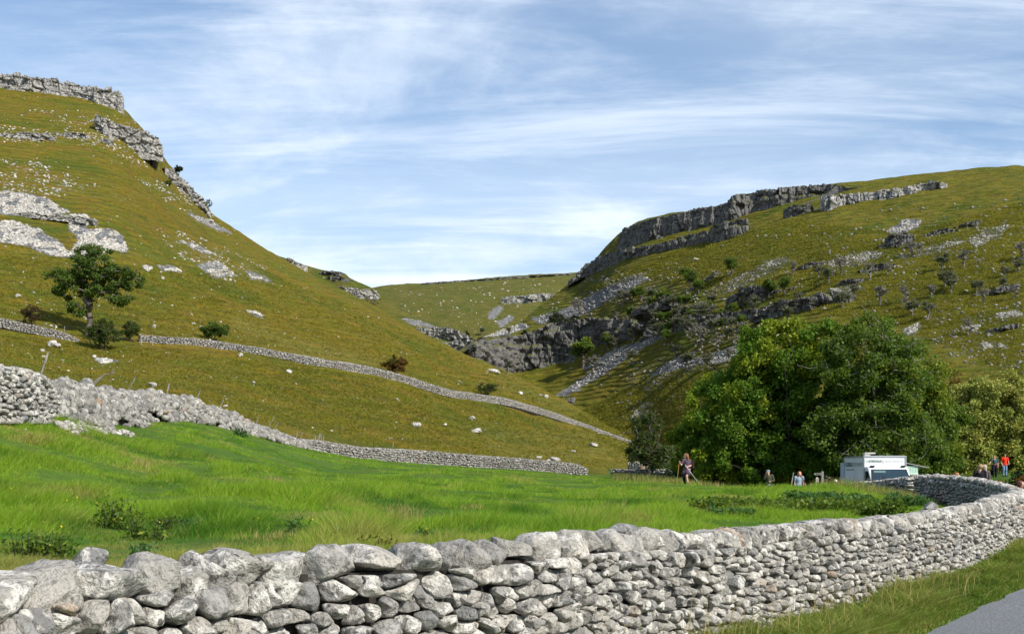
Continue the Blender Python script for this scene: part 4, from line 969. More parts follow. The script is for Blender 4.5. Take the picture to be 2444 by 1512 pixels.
# ------------------------------------------------------------------ trees
def tubes(name, Pn, par, rad, mat, parent, k=5):
    """segments from par[i] to i"""
    i = np.where(par >= 0)[0]; a = Pn[par[i]]; b = Pn[i]; d = b - a; L = np.linalg.norm(d, axis=1, keepdims=True) + 1e-9; d = d / L
    ref = np.where(np.abs(d[:, 2:3]) > .9, np.array([[1., 0, 0]]), np.array([[0, 0, 1.]])); u = np.cross(d, ref); u /= np.linalg.norm(u, axis=1, keepdims=True) + 1e-9; w_ = np.cross(d, u)
    an = np.arange(k) * 2 * np.pi / k; ring = u[:, None] * np.cos(an)[None, :, None] + w_[:, None] * np.sin(an)[None, :, None]
    V = np.concatenate([a[:, None] - d[:, None] * rad[par[i]][:, None, None] * .3 + ring * np.minimum(rad[par[i]], rad[i] * 1.6)[:, None, None], b[:, None] + ring * rad[i][:, None, None]], 1).reshape(-1, 3)
    base = (np.arange(len(i)) * 2 * k)[:, None, None]; q = np.arange(k); fc = np.stack([q, (q + 1) % k, (q + 1) % k + k, q + k], 1)[None] + base
    return mkobj(name, V, fc.reshape(-1, 4), mat, parent, True)

def leaves(name, C, size, mat, parent, seed, droop=.3, tint=None, asp=.42):
    r = np.random.default_rng(seed); n = len(C)
    d = r.normal(size=(n, 3)); d[:, 2] -= droop; d /= np.linalg.norm(d, axis=1, keepdims=True); e = r.normal(size=(n, 3)); e[:, 2] *= .5
    e -= (e * d).sum(1, keepdims=True) * d; e /= np.linalg.norm(e, axis=1, keepdims=True) + 1e-9
    s = size * r.uniform(.6, 1.35, (n, 1))
    V = np.stack([C, C + d * s * .5 + e * s * asp, C + d * s, C + d * s * .5 - e * s * asp], 1).reshape(-1, 3)
    if tint is None: tint = np.c_[r.random(n), (r.random(n) < .1)]
    T = np.c_[tint, np.zeros(n), np.ones(n)]
    return mkobj(name, V, np.arange(n * 4).reshape(-1, 4), mat, parent, cols={'tint': np.repeat(T, 4, 0)})

def tree(name, label, cat, base, hgt, lobes, nclump, clr, nleaf, lsize, trunk_r, leafmat, barkmat, seed, trunk_top=.75, first=.22, group=None, lean=(0, 0), yellow=0.0, droop=.3, vis=.0, hollow=.35, gnarl=.1, flat=.75, twigs=0, stems=1, tip=.012):
    """lobes in units of hgt relative to base: (cx,cy,cz,rx,ry,rz)"""
    r = np.random.default_rng(seed); lobes = np.array(lobes, float) * hgt
    root = empty(name, base); tag(root, label, cat, group)
    nodes = []; par = []
    for st in range(stems):
        b0 = len(nodes); off = np.zeros(3) if stems == 1 else np.r_[r.normal(0, .09 * hgt, 2), 0]
        nseg = 9
        for k in range(nseg + 1):
            if st and k == 0: continue
            f = k / nseg; z = f * trunk_top * hgt
            nodes.append(np.array([lean[0] * hgt * f * f, lean[1] * hgt * f * f, z]) * 1.0 + off * min(1, 2.5 * f) * (1 + f) + np.r_[r.normal(0, gnarl * .12 * hgt * f, 2), 0] + (0 if k else np.array([0, 0, -.25])))
            par.append(-1 if k == 0 else (0 if (st and k == 1) else len(nodes) - 2))
    vol = lobes[:, 3] * lobes[:, 4] * lobes[:, 5]; pick = r.choice(len(lobes), nclump, p=vol / vol.sum())
    dr = r.normal(size=(nclump, 3)); dr /= np.linalg.norm(dr, axis=1, keepdims=True); rad = (hollow + (1 - hollow) * r.random(nclump) ** .6)
    C = lobes[pick, :3] + dr * rad[:, None] * lobes[pick, 3:]
    C[:, 2] = np.maximum(C[:, 2], .06 * hgt)
    ax = np.array([lean[0] * hgt, lean[1] * hgt, 0]) * .5
    order = np.argsort(np.hypot(C[:, 0] - ax[0], C[:, 1] - ax[1]) + .35 * C[:, 2])
    for ci in order:
        c = C[ci]; Nn = np.array(nodes); dv = c - Nn; dist = np.linalg.norm(dv, axis=1)
        cost = dist + np.where(Nn[:, 2] > c[2] - .15 * dist, 1.2 * (Nn[:, 2] - c[2] + .15 * dist), 0) + np.where(Nn[:, 2] < first * hgt, 3 * (first * hgt - Nn[:, 2]), 0)
        j = int(np.argmin(cost)); a = Nn[j]; m = max(2, int(dist[j] / (hgt * .045))); m = min(m, 7); prev = j; up = np.array([0, 0, dist[j] * .10])
        for k in range(1, m + 1):
            f = k / m; nodes.append(a + (c - a) * f + up * 4 * f * (1 - f) + r.normal(0, gnarl * dist[j] * .16, 3) * (f < 1)); par.append(prev); prev = len(nodes) - 1
        for t in range(twigs):
            q = c + r.normal(0, 1, 3) * clr * .8; q[2] = c[2] + abs(r.normal()) * clr * .5
            nodes.append((c + q) / 2 + r.normal(0, clr * .12, 3)); par.append(prev); nodes.append(q); par.append(len(nodes) - 2)
    Pn = np.array(nodes); par = np.array(par); cnt = np.zeros(len(par)); child = np.zeros(len(par), bool); child[par[par >= 0]] = True; cnt[~child] = 1
    for i in range(len(par) - 1, -1, -1):
        if par[i] >= 0: cnt[par[i]] += cnt[i]
    rd_ = tip + (trunk_r - tip) * (cnt / cnt.max()) ** .55
    rd_[0] *= 1.35
    tubes('trunk', Pn, par, rd_, barkmat, root)
    if nleaf:
        per = r.integers(int(nleaf * .5), int(nleaf * 1.5) + 1, nclump); ids = np.repeat(np.arange(nclump), per)
        g = r.normal(size=(len(ids), 3)); g /= np.linalg.norm(g, axis=1, keepdims=True); g *= (r.random((len(ids), 1)) ** .5)
        cs_ = clr * r.uniform(.6, 1.3, nclump)[ids][:, None]
        Lp = C[ids] + g * cs_ * np.array([1, 1, flat]); Lp[:, 2] = np.maximum(Lp[:, 2], .02)
        ct = r.random(nclump); zt = C[:, 2] / hgt
        t0 = np.clip(.55 * ct[ids] + .5 * r.random(len(ids)), 0, 1)
        yv = ((ct < yellow * np.where(zt > .68, 2.2, .5))[ids]) * r.uniform(.2, .9, len(ids))  # upper clumps turn yellower: sunlit crown top put into the leaf colour
        leaves('crown', Lp, lsize, leafmat, root, seed + 1, droop, np.c_[t0, yv])
    return root

def at(x, y, Y): return P(x, y, Y)
def ground(x, Y):
    X = (x - CX) * Y / F; z = drop(X, Y); return np.array([X, Y, z if z is not None else (H - 1180) * Y / F])

# lone ash
b = hit(211, 801, 100); b = b if b is not None else P(211, 800, 157); hA = (801 - 568) * b[1] / F
tree('ash_tree', 'tall lone ash tree with spreading crown on the left hillside', 'tree', b, hA, [(.06, 0, .72, .22, .2, .24), (.03, 0, .90, .13, .12, .12), (-.04, 0, .80, .16, .14, .12), (-.16, 0, .56, .26, .2, .16), (.28, 0, .55, .26, .2, .20), (.02, 0, .52, .26, .22, .18), (-.26, .02, .44, .18, .14, .09), (.30, -.02, .38, .16, .12, .10), (-.12, -.06, .26, .14, .1, .07), (.42, 0, .58, .15, .12, .10)],
     170, hA * .055, 120, .30, .42, M['leaf_ash'], M['bark'], 501, .55, .27, gnarl=.5, twigs=2, hollow=.25, tip=.02, flat=.7)
def shrub(x, y, wpx, hpx_, name, label, mat, bark, seed, n=46, nl=70, ls=.20, start=60, cat='bush', first=.1, stems=3, twigs=1, flat=.8, low=.42, Y=None, yellow=.1, group=None, tr=.09, hollow=.2, gnarl=.35):
    h_ = hit(x, y, start) if Y is None else ground(x, Y)
    if h_ is None: h_ = P(x, y, 150)
    hg_ = hpx_ * h_[1] / F; w_ = wpx / hpx_ / 2
    return tree(name, label, cat, h_, hg_, [(0, 0, low + .12, w_ * .8, w_ * .7, .40), (-w_ * .35, 0, low, w_ * .6, w_ * .5, .30), (w_ * .35, 0, low + .04, w_ * .62, w_ * .5, .32)], n, hg_ * .13, nl, ls * h_[1] / 150, tr * hg_ / 3, mat, bark, seed, .6, first, gnarl=gnarl, stems=stems, twigs=twigs, flat=flat, yellow=yellow, group=group, hollow=hollow, tip=.012 * h_[1] / 100)
shrub(75, 777, 58, 50, 'maroon_bush', 'small dark maroon hawthorn behind the wall left of the ash', M['leaf_maroon'], M['bark_dark'], 510, stems=1, first=.25, low=.5, n=34, nl=40)
shrub(243, 835, 100, 80, 'hawthorn_bush', 'wide olive hawthorn just below the lone ash', M['leaf_scrub'], M['bark_dark'], 511, n=80, nl=80, low=.44)
shrub(311, 815, 44, 50, 'hawthorn_bush', 'small green hawthorn right of the ash at the wall end', M['leaf_scrub'], M['bark_dark'], 512, n=34, nl=70, stems=1, first=.2, low=.5)
shrub(513, 812, 84, 44, 'evergreen_bush', 'dark flat-topped thorn bush growing over the upper wall', M['leaf_ash'], M['bark_dark'], 513, n=70, nl=80, stems=1, first=.25, low=.5)
shrub(941, 893, 68, 48, 'hawthorn_bush', 'rust-red hawthorn beside the middle of the upper wall', M['leaf_rust'], M['bark_dark'], 514, n=56, nl=55, stems=2, yellow=.3)
shrub(1165, 945, 60, 38, 'hawthorn_bush', 'nearly bare thorn bush beside the upper wall, right of the rusty one', M['leaf_scrub'], M['bark_dark'], 515, n=50, nl=12, twigs=4, stems=2)
shrub(427, 412, 22, 18, 'yew_bush', 'round black-green yew on the left skyline crag', M['leaf_dark'], M['bark_dark'], 516, n=30, nl=60, start=200, ls=.16, low=.4)
shrub(402, 445, 20, 20, 'thorn_tree', 'tiny thorn tree at the foot of the left skyline crag', M['leaf_scrub'], M['bark_dark'], 517, n=16, nl=26, start=200, stems=1, first=.3, ls=.13)
shrub(497, 498, 20, 26, 'thorn_tree', 'wispy sapling leaning out from the left skyline', M['leaf_scrub'], M['bark_dark'], 518, n=16, nl=16, start=200, stems=2, ls=.13)
shrub(890, 730, 54, 24, 'dead_scrub', 'pale leafless scrub under the far spur crag', M['leaf_scrub'], M['bark_pale'], 519, n=26, nl=2, twigs=4, start=460, stems=4, tr=.05)
shrub(1112, 815, 16, 26, 'yew_bush', 'dark ivy-covered bush in the gorge mouth', M['leaf_dark'], M['bark_dark'], 520, n=26, nl=60, start=470, ls=.13, low=.45)

# grove
def gtree(x, Y, ytop, wpx, label, mat, bark, seed, n, nl, ls, lobes, name='broadleaf_tree', **k):
    g = ground(x, Y); hg_ = g[2] * -1 + (H - ytop) * Y / F
    return tree(name, label, 'tree', g, hg_, lobes, n, hg_ * k.pop('cr', .07), nl, ls, k.pop('tr', .3), mat, bark, seed, **k)
gtree(1705, 84, 880, 130, 'light green young tree at the left edge of the grove', M['leaf_big'], M['bark_dark'], 530, 170, 230, .20, [(0, 0, .62, .24, .24, .34), (-.08, 0, .36, .32, .26, .26), (.12, 0, .34, .3, .26, .24), (-.14, -.02, .22, .28, .22, .14)], yellow=.6, stems=2, trunk_top=.8, first=.1)
gtree(1868, 76, 738, 290, 'largest dark green sycamore in the middle of the grove', M['leaf_big'], M['bark_dark'], 531, 470, 290, .19, [(-.02, 0, .76, .26, .24, .20), (.17, 0, .80, .15, .16, .15), (-.16, 0, .58, .26, .26, .22), (.12, 0, .55, .28, .26, .24), (-.24, -.02, .38, .26, .24, .18), (.1, -.05, .34, .32, .24, .18), (-.2, -.05, .2, .32, .2, .12), (.16, -.05, .2, .28, .2, .12)], yellow=.24, stems=3, trunk_top=.85, first=.12, cr=.055, tr=.34, gnarl=.2)
gtree(2080, 72, 725, 220, 'tall ash with bare pale twigs showing in front of the grove', M['leaf_mid'], M['bark_pale'], 532, 320, 170, .18, [(.0, 0, .84, .15, .15, .14), (-.1, 0, .70, .16, .16, .14), (.12, 0, .70, .17, .16, .16), (.0, 0, .52, .24, .2, .18), (.12, 0, .36, .22, .18, .18), (-.14, -.02, .38, .2, .16, .18)], yellow=.06, stems=2, trunk_top=.88, first=.16, cr=.055, tr=.2, twigs=2, gnarl=.45)
gtree(2172, 78, 830, 190, 'green spreading tree right of the pale ash', M['leaf_mid'], M['bark_dark'], 533, 280, 230, .19, [(.0, 0, .74, .22, .22, .22), (-.2, 0, .62, .2, .2, .2), (.16, 0, .58, .18, .2, .2), (0, 0, .40, .30, .26, .24), (-.2, -.05, .24, .26, .2, .14), (.1, -.05, .22, .24, .2, .14)], yellow=.2, stems=3, trunk_top=.8, first=.12)
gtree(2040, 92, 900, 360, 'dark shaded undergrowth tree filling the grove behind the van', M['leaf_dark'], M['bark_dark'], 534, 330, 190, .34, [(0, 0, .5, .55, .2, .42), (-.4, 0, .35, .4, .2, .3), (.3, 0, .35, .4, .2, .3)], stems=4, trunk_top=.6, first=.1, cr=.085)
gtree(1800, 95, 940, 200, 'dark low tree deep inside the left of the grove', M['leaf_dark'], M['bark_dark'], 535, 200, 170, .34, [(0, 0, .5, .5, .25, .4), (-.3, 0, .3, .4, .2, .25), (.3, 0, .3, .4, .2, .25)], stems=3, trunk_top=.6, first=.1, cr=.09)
gtree(2368, 97, 872, 260, 'large olive-brown willow bush behind the couple', M['leaf_olive'], M['bark_dark'], 536, 400, 260, .19, [(0, 0, .64, .40, .3, .32), (-.34, -.02, .42, .36, .28, .28), (.26, 0, .48, .34, .3, .30), (-.24, -.05, .2, .32, .25, .18), (.2, -.05, .2, .36, .25, .18)], 'willow_bush', stems=5, trunk_top=.7, first=.05, yellow=.3, tr=.12, cr=.075)
gtree(2470, 110, 885, 120, 'darker green willow at the right edge of the photo', M['leaf_mid'], M['bark_dark'], 537, 180, 150, .18, [(0, 0, .66, .34, .3, .32), (-.2, 0, .4, .3, .3, .3), (.3, 0, .5, .4, .3, .4), (.6, 0, .4, .4, .3, .4)], 'willow_bush', stems=4, trunk_top=.7, first=.05, tr=.12)
gtree(2272, 100, 862, 50, 'reddish-brown sapling between the grove and the willow', M['leaf_rust'], M['bark_dark'], 538, 60, 60, .2, [(0, 0, .7, .10, .1, .26), (0, 0, .45, .14, .1, .3)], 'sapling', stems=2, trunk_top=.85, first=.2, tr=.08)
gtree(1545, 112, 972, 90, 'thin half-bare tree standing by the broken stump', M['leaf_scrub'], M['bark'], 539, 120, 42, .24, [(0, 0, .66, .22, .2, .33), (-.08, 0, .4, .26, .2, .2), (.16, 0, .34, .26, .2, .16)], 'thin_tree', stems=2, trunk_top=.92, first=.2, twigs=3, gnarl=.3, tr=.22)
gtree(1610, 118, 1045, 70, 'low green bush at the foot of the grove, left side', M['leaf_mid'], M['bark_dark'], 540, 90, 110, .26, [(0, 0, .5, .6, .4, .4), (.5, 0, .45, .6, .4, .4)], 'bush', stems=4, trunk_top=.5, first=.05, tr=.1, cr=.13)
gtree(2420, 49, 1124, 56, 'creeper with bright red autumn leaves behind the wall bend', M['leaf_red'], M['bark_dark'], 541, 70, 70, .10, [(0, 0, .5, .55, .3, .4), (-.5, 0, .3, .5, .3, .25), (.5, 0, .55, .4, .3, .4)], 'red_creeper', stems=4, trunk_top=.5, first=.05, tr=.04, cr=.13, yellow=.3)
gtree(2318, 57, 1118, 60, 'low dark bush added for shade behind the couple at the wall', M['leaf_mid'], M['bark_dark'], 543, 60, 110, .10, [(0, 0, .5, .7, .3, .4)], 'bush', stems=4, trunk_top=.5, first=.05, tr=.04, cr=.13)  # bush added to darken the bright grass behind the couple
gtree(2475, 60, 1105, 50, 'dark bush added for shade at the right edge beside the red creeper', M['leaf_dark'], M['bark_dark'], 544, 80, 120, .12, [(0, 0, .5, .6, .3, .45), (-.5, 0, .3, .5, .3, .28)], 'bush', stems=4, trunk_top=.5, first=.05, tr=.05, cr=.12)  # near-black bush, also added to stand in for shade there
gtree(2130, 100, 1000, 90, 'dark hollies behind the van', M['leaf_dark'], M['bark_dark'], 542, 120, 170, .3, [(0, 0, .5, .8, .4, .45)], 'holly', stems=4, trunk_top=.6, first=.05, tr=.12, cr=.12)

# scrub trees on the fellside: (x, base y, height px, kind)
HT = [(1383, 752, 34, 'b'), (1372, 742, 26, 'b'), (1487, 728, 36, 's'), (1500, 722, 22, 'b'), (1533, 712, 26, 'b'), (1545, 738, 26, 'b'), (1583, 742, 34, 'b'), (1604, 738, 30, 's'), (1519, 760, 26, 'b'), (1472, 765, 20, 'b'), (1650, 690, 42, 'g'), (1668, 700, 30, 'g'),
      (1636, 668, 28, 'g'), (1745, 660, 44, 'g'), (1612, 790, 34, 's'), (1572, 800, 30, 's'), (1590, 822, 34, 'g'), (1640, 800, 44, 's'), (1660, 826, 50, 'b'), (1676, 830, 44, 'b'), (1700, 800, 40, 's'), (1715, 842, 44, 'b'), (1680, 770, 40, 's'), (1740, 790, 34, 's'), (1755, 830, 30, 'b'),
      (1768, 810, 38, 'b'), (1610, 855, 34, 's'), (1640, 880, 38, 's'), (1690, 880, 34, 's'), (1740, 862, 30, 's'), (1392, 876, 62, 'g'), (1415, 896, 44, 'b'), (1470, 842, 40, 's'), (1450, 832, 34, 'g'), (1508, 868, 30, 's'), (1212, 892, 34, 'b'), (1835, 710, 40, 'g'), (1893, 657, 30, 'b'),
      (1953, 662, 30, 's'), (1978, 676, 36, 's'), (1873, 704, 42, 'g'), (1905, 723, 26, 's'), (1938, 740, 26, 'b'), (2008, 655, 36, 'b'), (2076, 668, 36, 'b'), (2010, 735, 36, 's'), (2040, 710, 30, 's'), (2100, 728, 40, 'b'), (2158, 720, 38, 'b'), (2178, 754, 34, 's'), (2215, 760, 40, 's'), (2255, 685, 38, 's'),
      (2270, 700, 40, 's'), (2300, 640, 38, 'b'), (2330, 700, 30, 's'), (2348, 725, 34, 'b'), (2395, 690, 28, 's'), (2420, 715, 34, 'b'), (2440, 620, 40, 'b'), (2250, 645, 40, 's'), (2310, 800, 40, 'b'), (1320, 815, 60, 'd'), (1340, 800, 44, 'd'), (1256, 815, 24, 'd'), (1290, 866, 40, 'd'), (1250, 870, 20, 'd'),
      (1372, 780, 26, 'd'), (1555, 721, 32, 's'), (1529, 717, 32, 'g'), (1773, 808, 21, 's'), (1646, 759, 25, 'g'), (1563, 813, 20, 'b'), (1738, 808, 26, 's'), (1579, 778, 31, 'g'), (1750, 757, 32, 'g'), (1559, 737, 28, 'g'), (1782, 809, 29, 'g'), (1770, 782, 29, 'g'), (1542, 756, 29, 's'), (1624, 735, 28, 'g'), (1505, 760, 28, 'g'), (1651, 771, 30, 's'), (1799, 741, 33, 's'), (1683, 768, 25, 's'), (1619, 774, 26, 's'), (1512, 716, 27, 's'), (1724, 787, 27, 'g'), (1585, 729, 34, 'g'), (1493, 786, 29, 'b'), (1696, 755, 30, 's'), (1582, 726, 33, 'g'), (1697, 728, 26, 's'), (1573, 737, 25, 's'), (1663, 759, 34, 's'), (1596, 798, 29, 'g'), (1511, 817, 33, 's'), (1516, 716, 25, 'g'), (2176, 610, 30, 'b'), (2398, 663, 27, 's'), (2162, 735, 26, 'b'), (2433, 651, 29, 's'), (2223, 712, 28, 'b'), (2118, 656, 28, 'b'), (2227, 709, 25, 'b'), (2196, 608, 22, 'b'), (1345, 838, 46, 'd'), (1395, 812, 30, 'd'), (1275, 838, 30, 'd'), (1330, 790, 40, 'd'), (1655, 770, 30, 'g'), (1595, 775, 28, 'g'), (1720, 770, 30, 'g'), (1560, 790, 26, 's'), (1690, 745, 26, 'g'), (1300, 840, 40, 'd'), (1775, 742, 28, 'd'), (1215, 800, 20, 's'), (1150, 800, 18, 's'), (1880, 768, 36, 's'), (1800, 748, 30, 's'), (1905, 745, 30, 'b'), (1560, 770, 30, 's'), (1620, 760, 32, 's'), (1640, 735, 30, 'g'), (1700, 730, 26, 's')]
KIND = {'b': ('bare_tree', 'pale bare', 'leaf_scrub', 'bark_pale', 5), 's': ('scrub_tree', 'sparse green', 'leaf_scrub', 'bark_pale', 60), 'g': ('scrub_tree', 'leafy bright green', 'leaf_mid', 'bark', 120), 'd': ('yew_bush', 'near-black yew', 'leaf_dark', 'bark_dark', 120)}
def where(x, y):
    if x < 1240 and y < 810: return 'at the gorge rim'
    if y > 855 and x < 1450: return 'below the gorge cliff'
    if x < 1460 and y > 760: return 'on the shaded gorge cliff'
    if x < 1460: return 'beside the upper scree chute'
    if x < 1790 and y < 745: return 'above the lower rock bands'
    if x < 1640 and y < 840: return 'in the left of the rock-band thicket'
    if x < 1790 and y < 840: return 'in the right of the rock-band thicket'
    if x < 1790: return 'on scree below the thicket'
    if x < 2090 and y < 700: return 'well above the big trees'
    if x < 2090: return 'just above the big trees'
    if y < 700: return 'high on the right fellside'
    return 'low on the right fellside'
wh = {}
for i, (x, y, hp_, kd) in enumerate(HT): wh.setdefault((kd, where(x, y)), []).append((x, i))
ordn = ['first', 'second', 'third', 'fourth', 'fifth', 'sixth', 'seventh', 'eighth', 'ninth', 'tenth', 'eleventh', 'twelfth', 'thirteenth', 'fourteenth', 'fifteenth', 'sixteenth', 'seventeenth', 'eighteenth', 'nineteenth', 'twentieth']
protos = {}
def kidtree(o, loc, sc, rot):
    c = o.copy(); COL.objects.link(c); c.location = loc; c.scale = (sc,) * 3; c.rotation_euler = (0, 0, rot)
    for ch in o.children:
        d_ = ch.copy(); COL.objects.link(d_); d_.parent = c
    return c
for i, (x, y, hp_, kd) in enumerate(HT):
    nm, adj, lf, bk, nl = KIND[kd]; h_ = hit(x, y, 200)
    if h_ is None: continue
    hg_ = 1.2 * hp_ * h_[1] / F; w_ = where(x, y); fam = sorted(wh[(kd, w_)]); k_ = [j for _, j in fam].index(i)
    word = {'bare_tree': 'bare tree', 'scrub_tree': 'scrub tree', 'yew_bush': 'bush'}[nm]
    lab = f"{adj} {word} {w_}" if len(fam) == 1 else f"{adj} {word} {w_}, {ordn[k_]} from left" 
    grp = {'b': 'bare trees on the fellside', 's': 'sparse scrub trees on the fellside', 'g': 'leafy scrub trees on the fellside', 'd': 'dark yews on the gorge cliff'}[kd]
    vv_ = i % 3; key = (kd, vv_)
    if key not in protos:
        lo = [(0, 0, .66, .30, .28, .26), (-.2, 0, .56, .2, .2, .2), (.22, 0, .6, .22, .2, .2)] if kd != 'd' else [(0, 0, .5, .42, .35, .42), (.2, 0, .35, .35, .3, .3)]
        t = tree(nm, lab, 'tree' if kd != 'd' else 'bush', h_, hg_, lo, {'b': 22, 's': 24, 'g': 40, 'd': 40}[kd], hg_ * .13, nl, .30 if kd != 'd' else .4, .036 * hg_ + .09, M[lf], M[bk], 600 + i, .55, .3 if kd != 'd' else .1, group=grp, gnarl=.9, twigs=5 if kd in 'bs' else 1, lean=(random.uniform(-.15, .15), 0), tip=.06, stems=1 if kd != 'b' or vv_ else 2, yellow=.15, hollow=.3)
        protos[key] = (t, hg_)
    else:
        t, h0 = protos[key]; t = kidtree(t, h_.tolist(), hg_ / h0, random.uniform(-2, 2)); t['label'] = lab

# ------------------------------------------------------------------ generic solids
def caps_mesh(caps, sub=2):
    """union parts as raw capsules: (p,q,r1,r2) or ('e',c,(rx,ry,rz)[,yaw])"""
    v, f = ICO[sub]; VV = []; FF = []; o = 0
    for c in caps:
        if isinstance(c[0], str):
            u = v * np.array(c[2]); 
            if len(c) > 3:
                a = c[3]; u = np.c_[u[:, 0] * math.cos(a) - u[:, 1] * math.sin(a), u[:, 0] * math.sin(a) + u[:, 1] * math.cos(a), u[:, 2]]
            VV.append(u + np.array(c[1]))
        else:
            p, q = np.array(c[0], float), np.array(c[1], float); d = q - p; d /= np.linalg.norm(d) + 1e-9; k = (v @ d) > 0
            rr_ = np.where(k, c[3], c[2])[:, None]; w_ = v * rr_
            if len(c) > 4: w_ = w_ * np.array(c[4])
            VV.append(np.where(k[:, None], q, p) + w_)
        FF.append(f + o); o += len(v)
    return np.concatenate(VV), np.concatenate(FF)

def blob(name, caps, voxel, mat, parent, smooth_it=2, disp=0.0, dfreq=12):
    V, Fc = caps_mesh(caps); tmp = mkobj('tmp', V, Fc, mat)
    m = tmp.modifiers.new('r', 'REMESH'); m.mode = 'VOXEL'; m.voxel_size = voxel; m.use_smooth_shade = True
    s = tmp.modifiers.new('s', 'SMOOTH'); s.factor = .5; s.iterations = smooth_it
    dg = bpy.context.evaluated_depsgraph_get(); me = bpy.data.meshes.new_from_object(tmp.evaluated_get(dg))
    bpy.data.objects.remove(tmp)
    if disp:
        n = len(me.vertices); co_ = np.zeros(n * 3, np.float32); me.vertices.foreach_get('co', co_); co_ = co_.reshape(-1, 3); nn_ = np.zeros(n * 3, np.float32); me.vertices.foreach_get('normal', nn_)
        co_ = co_ + nn_.reshape(-1, 3) * (disp * fbm(co_ * dfreq, 3))[:, None]; me.vertices.foreach_set('co', co_.astype(np.float32).ravel()); me.update()
    me.name = name; me.materials.clear(); me.materials.append(mat); me.polygons.foreach_set('use_smooth', np.ones(len(me.polygons), bool))
    o = bpy.data.objects.new(name, me); COL.objects.link(o); o.parent = parent; return o

def box(c, s, bev=0.0):
    x, y, z = c; a, b, h = s[0] / 2, s[1] / 2, s[2] / 2
    return [(x + i * a, y + j * b, z + k * h) for i in (-1, 1) for j in (-1, 1) for k in (-1, 1)], [(0, 1, 3, 2), (4, 6, 7, 5), (0, 4, 5, 1), (2, 3, 7, 6), (0, 2, 6, 4), (1, 5, 7, 3)]
def join(parts):
    V = []; Fc = []
    for v, f in parts:
        o = len(V); V += list(v); Fc += [tuple(i + o for i in q) for q in f]
    return V, Fc
def solid(name, parts, mat, parent=None, bevel=0.0, smooth=False):
    V, Fc = join(parts); o = mkobj(name, V, Fc, mat, parent, smooth)
    if bevel:
        b = o.modifiers.new('b', 'BEVEL'); b.width = bevel; b.segments = 2; b.limit_method = 'ANGLE'
    return o
def cyl(p, q, r1, r2=None, k=12):
    p, q = np.array(p, float), np.array(q, float); r2 = r1 if r2 is None else r2; d = q - p; d /= np.linalg.norm(d)
    ref = np.array([0, 0, 1.]) if abs(d[2]) < .9 else np.array([1., 0, 0]); u = np.cross(d, ref); u /= np.linalg.norm(u); w_ = np.cross(d, u)
    V = [tuple(c + r_ * (u * math.cos(t) + w_ * math.sin(t))) for c, r_ in ((p, r1), (q, r2)) for t in [2 * math.pi * i / k for i in range(k)]]
    return V, [(i, (i + 1) % k, (i + 1) % k + k, i + k) for i in range(k)] + [tuple(range(k))[::-1], tuple(range(k, 2 * k))]
def prism(profile, x0, x1):
    """profile: list of (y,z), extruded along x"""
    n = len(profile); V = [(x0, y, z) for y, z in profile] + [(x1, y, z) for y, z in profile]
    return V, [(i, (i + 1) % n, (i + 1) % n + n, i + n) for i in range(n)] + [tuple(range(n))[::-1], tuple(range(n, 2 * n))]

# ------------------------------------------------------------------ posts and fences
POSTS = [(96, 896, 114.5, 842, 37, .05, 'leaning grey post standing in the gap between intact wall and rubble'), (231, 912, 247, 896, 50, .05, 'short bent stake leaning over the rubble top'),
         (305, 933, 323, 900, 60, .05, 'slanting post behind the middle of the rubble heap'), (399, 937, 403.5, 914, 67, .045, 'thin upright post behind the rubble heap'), (472, 946, 478, 930, 73, .045, 'short post where the rubble heap begins to drop'),
         (524, 973, 533, 954, 78, .045, 'leaning post on the falling end of the rubble heap'), (615, 1000, 618, 989, 90, .04, 'stubby post on the low end of the rubble'), (644, 1013, 655, 993, 92, .04, 'leaning thin stake near the end of the rubble'),
         (658, 1018, 665, 1006, 93, .04, 'small stake just right of the leaning thin stake'), (708, 1045, 709.5, 1030, 98, .045, 'upright stake at the start of the intact boundary wall'), (718, 1045, 722, 1031, 99, .04, 'second upright stake at the start of the boundary wall'),
         (892, 1068, 892, 1050, 109, .04, 'dark post behind the round white stone on the boundary wall'), (937, 1072, 939, 1055, 112, .045, 'slightly leaning post behind the left part of the boundary wall'), (1014, 1078, 1015.5, 1064, 117, .045, 'post behind the boundary wall, left of centre'),
         (1073, 1084, 1073, 1073, 121, .035, 'thin stake behind the boundary wall near its middle'), (1123, 1086, 1123, 1074, 123, .035, 'thin stake behind the boundary wall, right of its middle'), (1178, 1092, 1180, 1076, 126, .045, 'dark leaning post behind the right part of the boundary wall'),
         (1247, 1097, 1247, 1085, 129, .035, 'faint stake left of the flat rock behind the boundary wall'), (1361, 1110, 1361, 1096, 134, .04, 'post behind the boundary wall, right of the domed rock'), (1334, 1131, 1333.5, 1100, 124, .06, 'tall pale gatepost in front of the boundary wall end'),
         (1384, 1132, 1381, 1103, 125, .07, 'thick pale post at the very end of the boundary wall'), (1473, 1134, 1443, 1110, 118, .05, 'long dark stake fallen against the low wall'), (1508, 1122, 1508, 1092, 117, .06, 'dark stake standing left of the broken stump'),
         (337, 821, 337, 796, 158, .08, 'pale post at the left end of the sweeping upper wall'), (364, 822, 363, 797, 159, .08, 'second pale post against the sweeping upper wall'), (132, 800, 132, 775, 156, .07, 'grey post by the crumbling upper wall'),
         (153, 802, 154, 778, 156, .06, 'thin post in the shade of the ash'), (291, 812, 291, 790, 160, .06, 'thin pale post left of the small green hawthorn'), (1671, 1147, 1682, 1112, 96, .06, 'leaning pale pole right of the walking woman'),
         (1780, 1172, 1780, 1140, 80, .09, 'black post stub in the dry grass left of the man'), (1886, 1172, 1893, 1128, 70, .05, 'leaning fence post between the man and the woman in blue'), (1867, 1172, 1869, 1136, 74, .04, 'thin dark stake right of the man in the cap')]
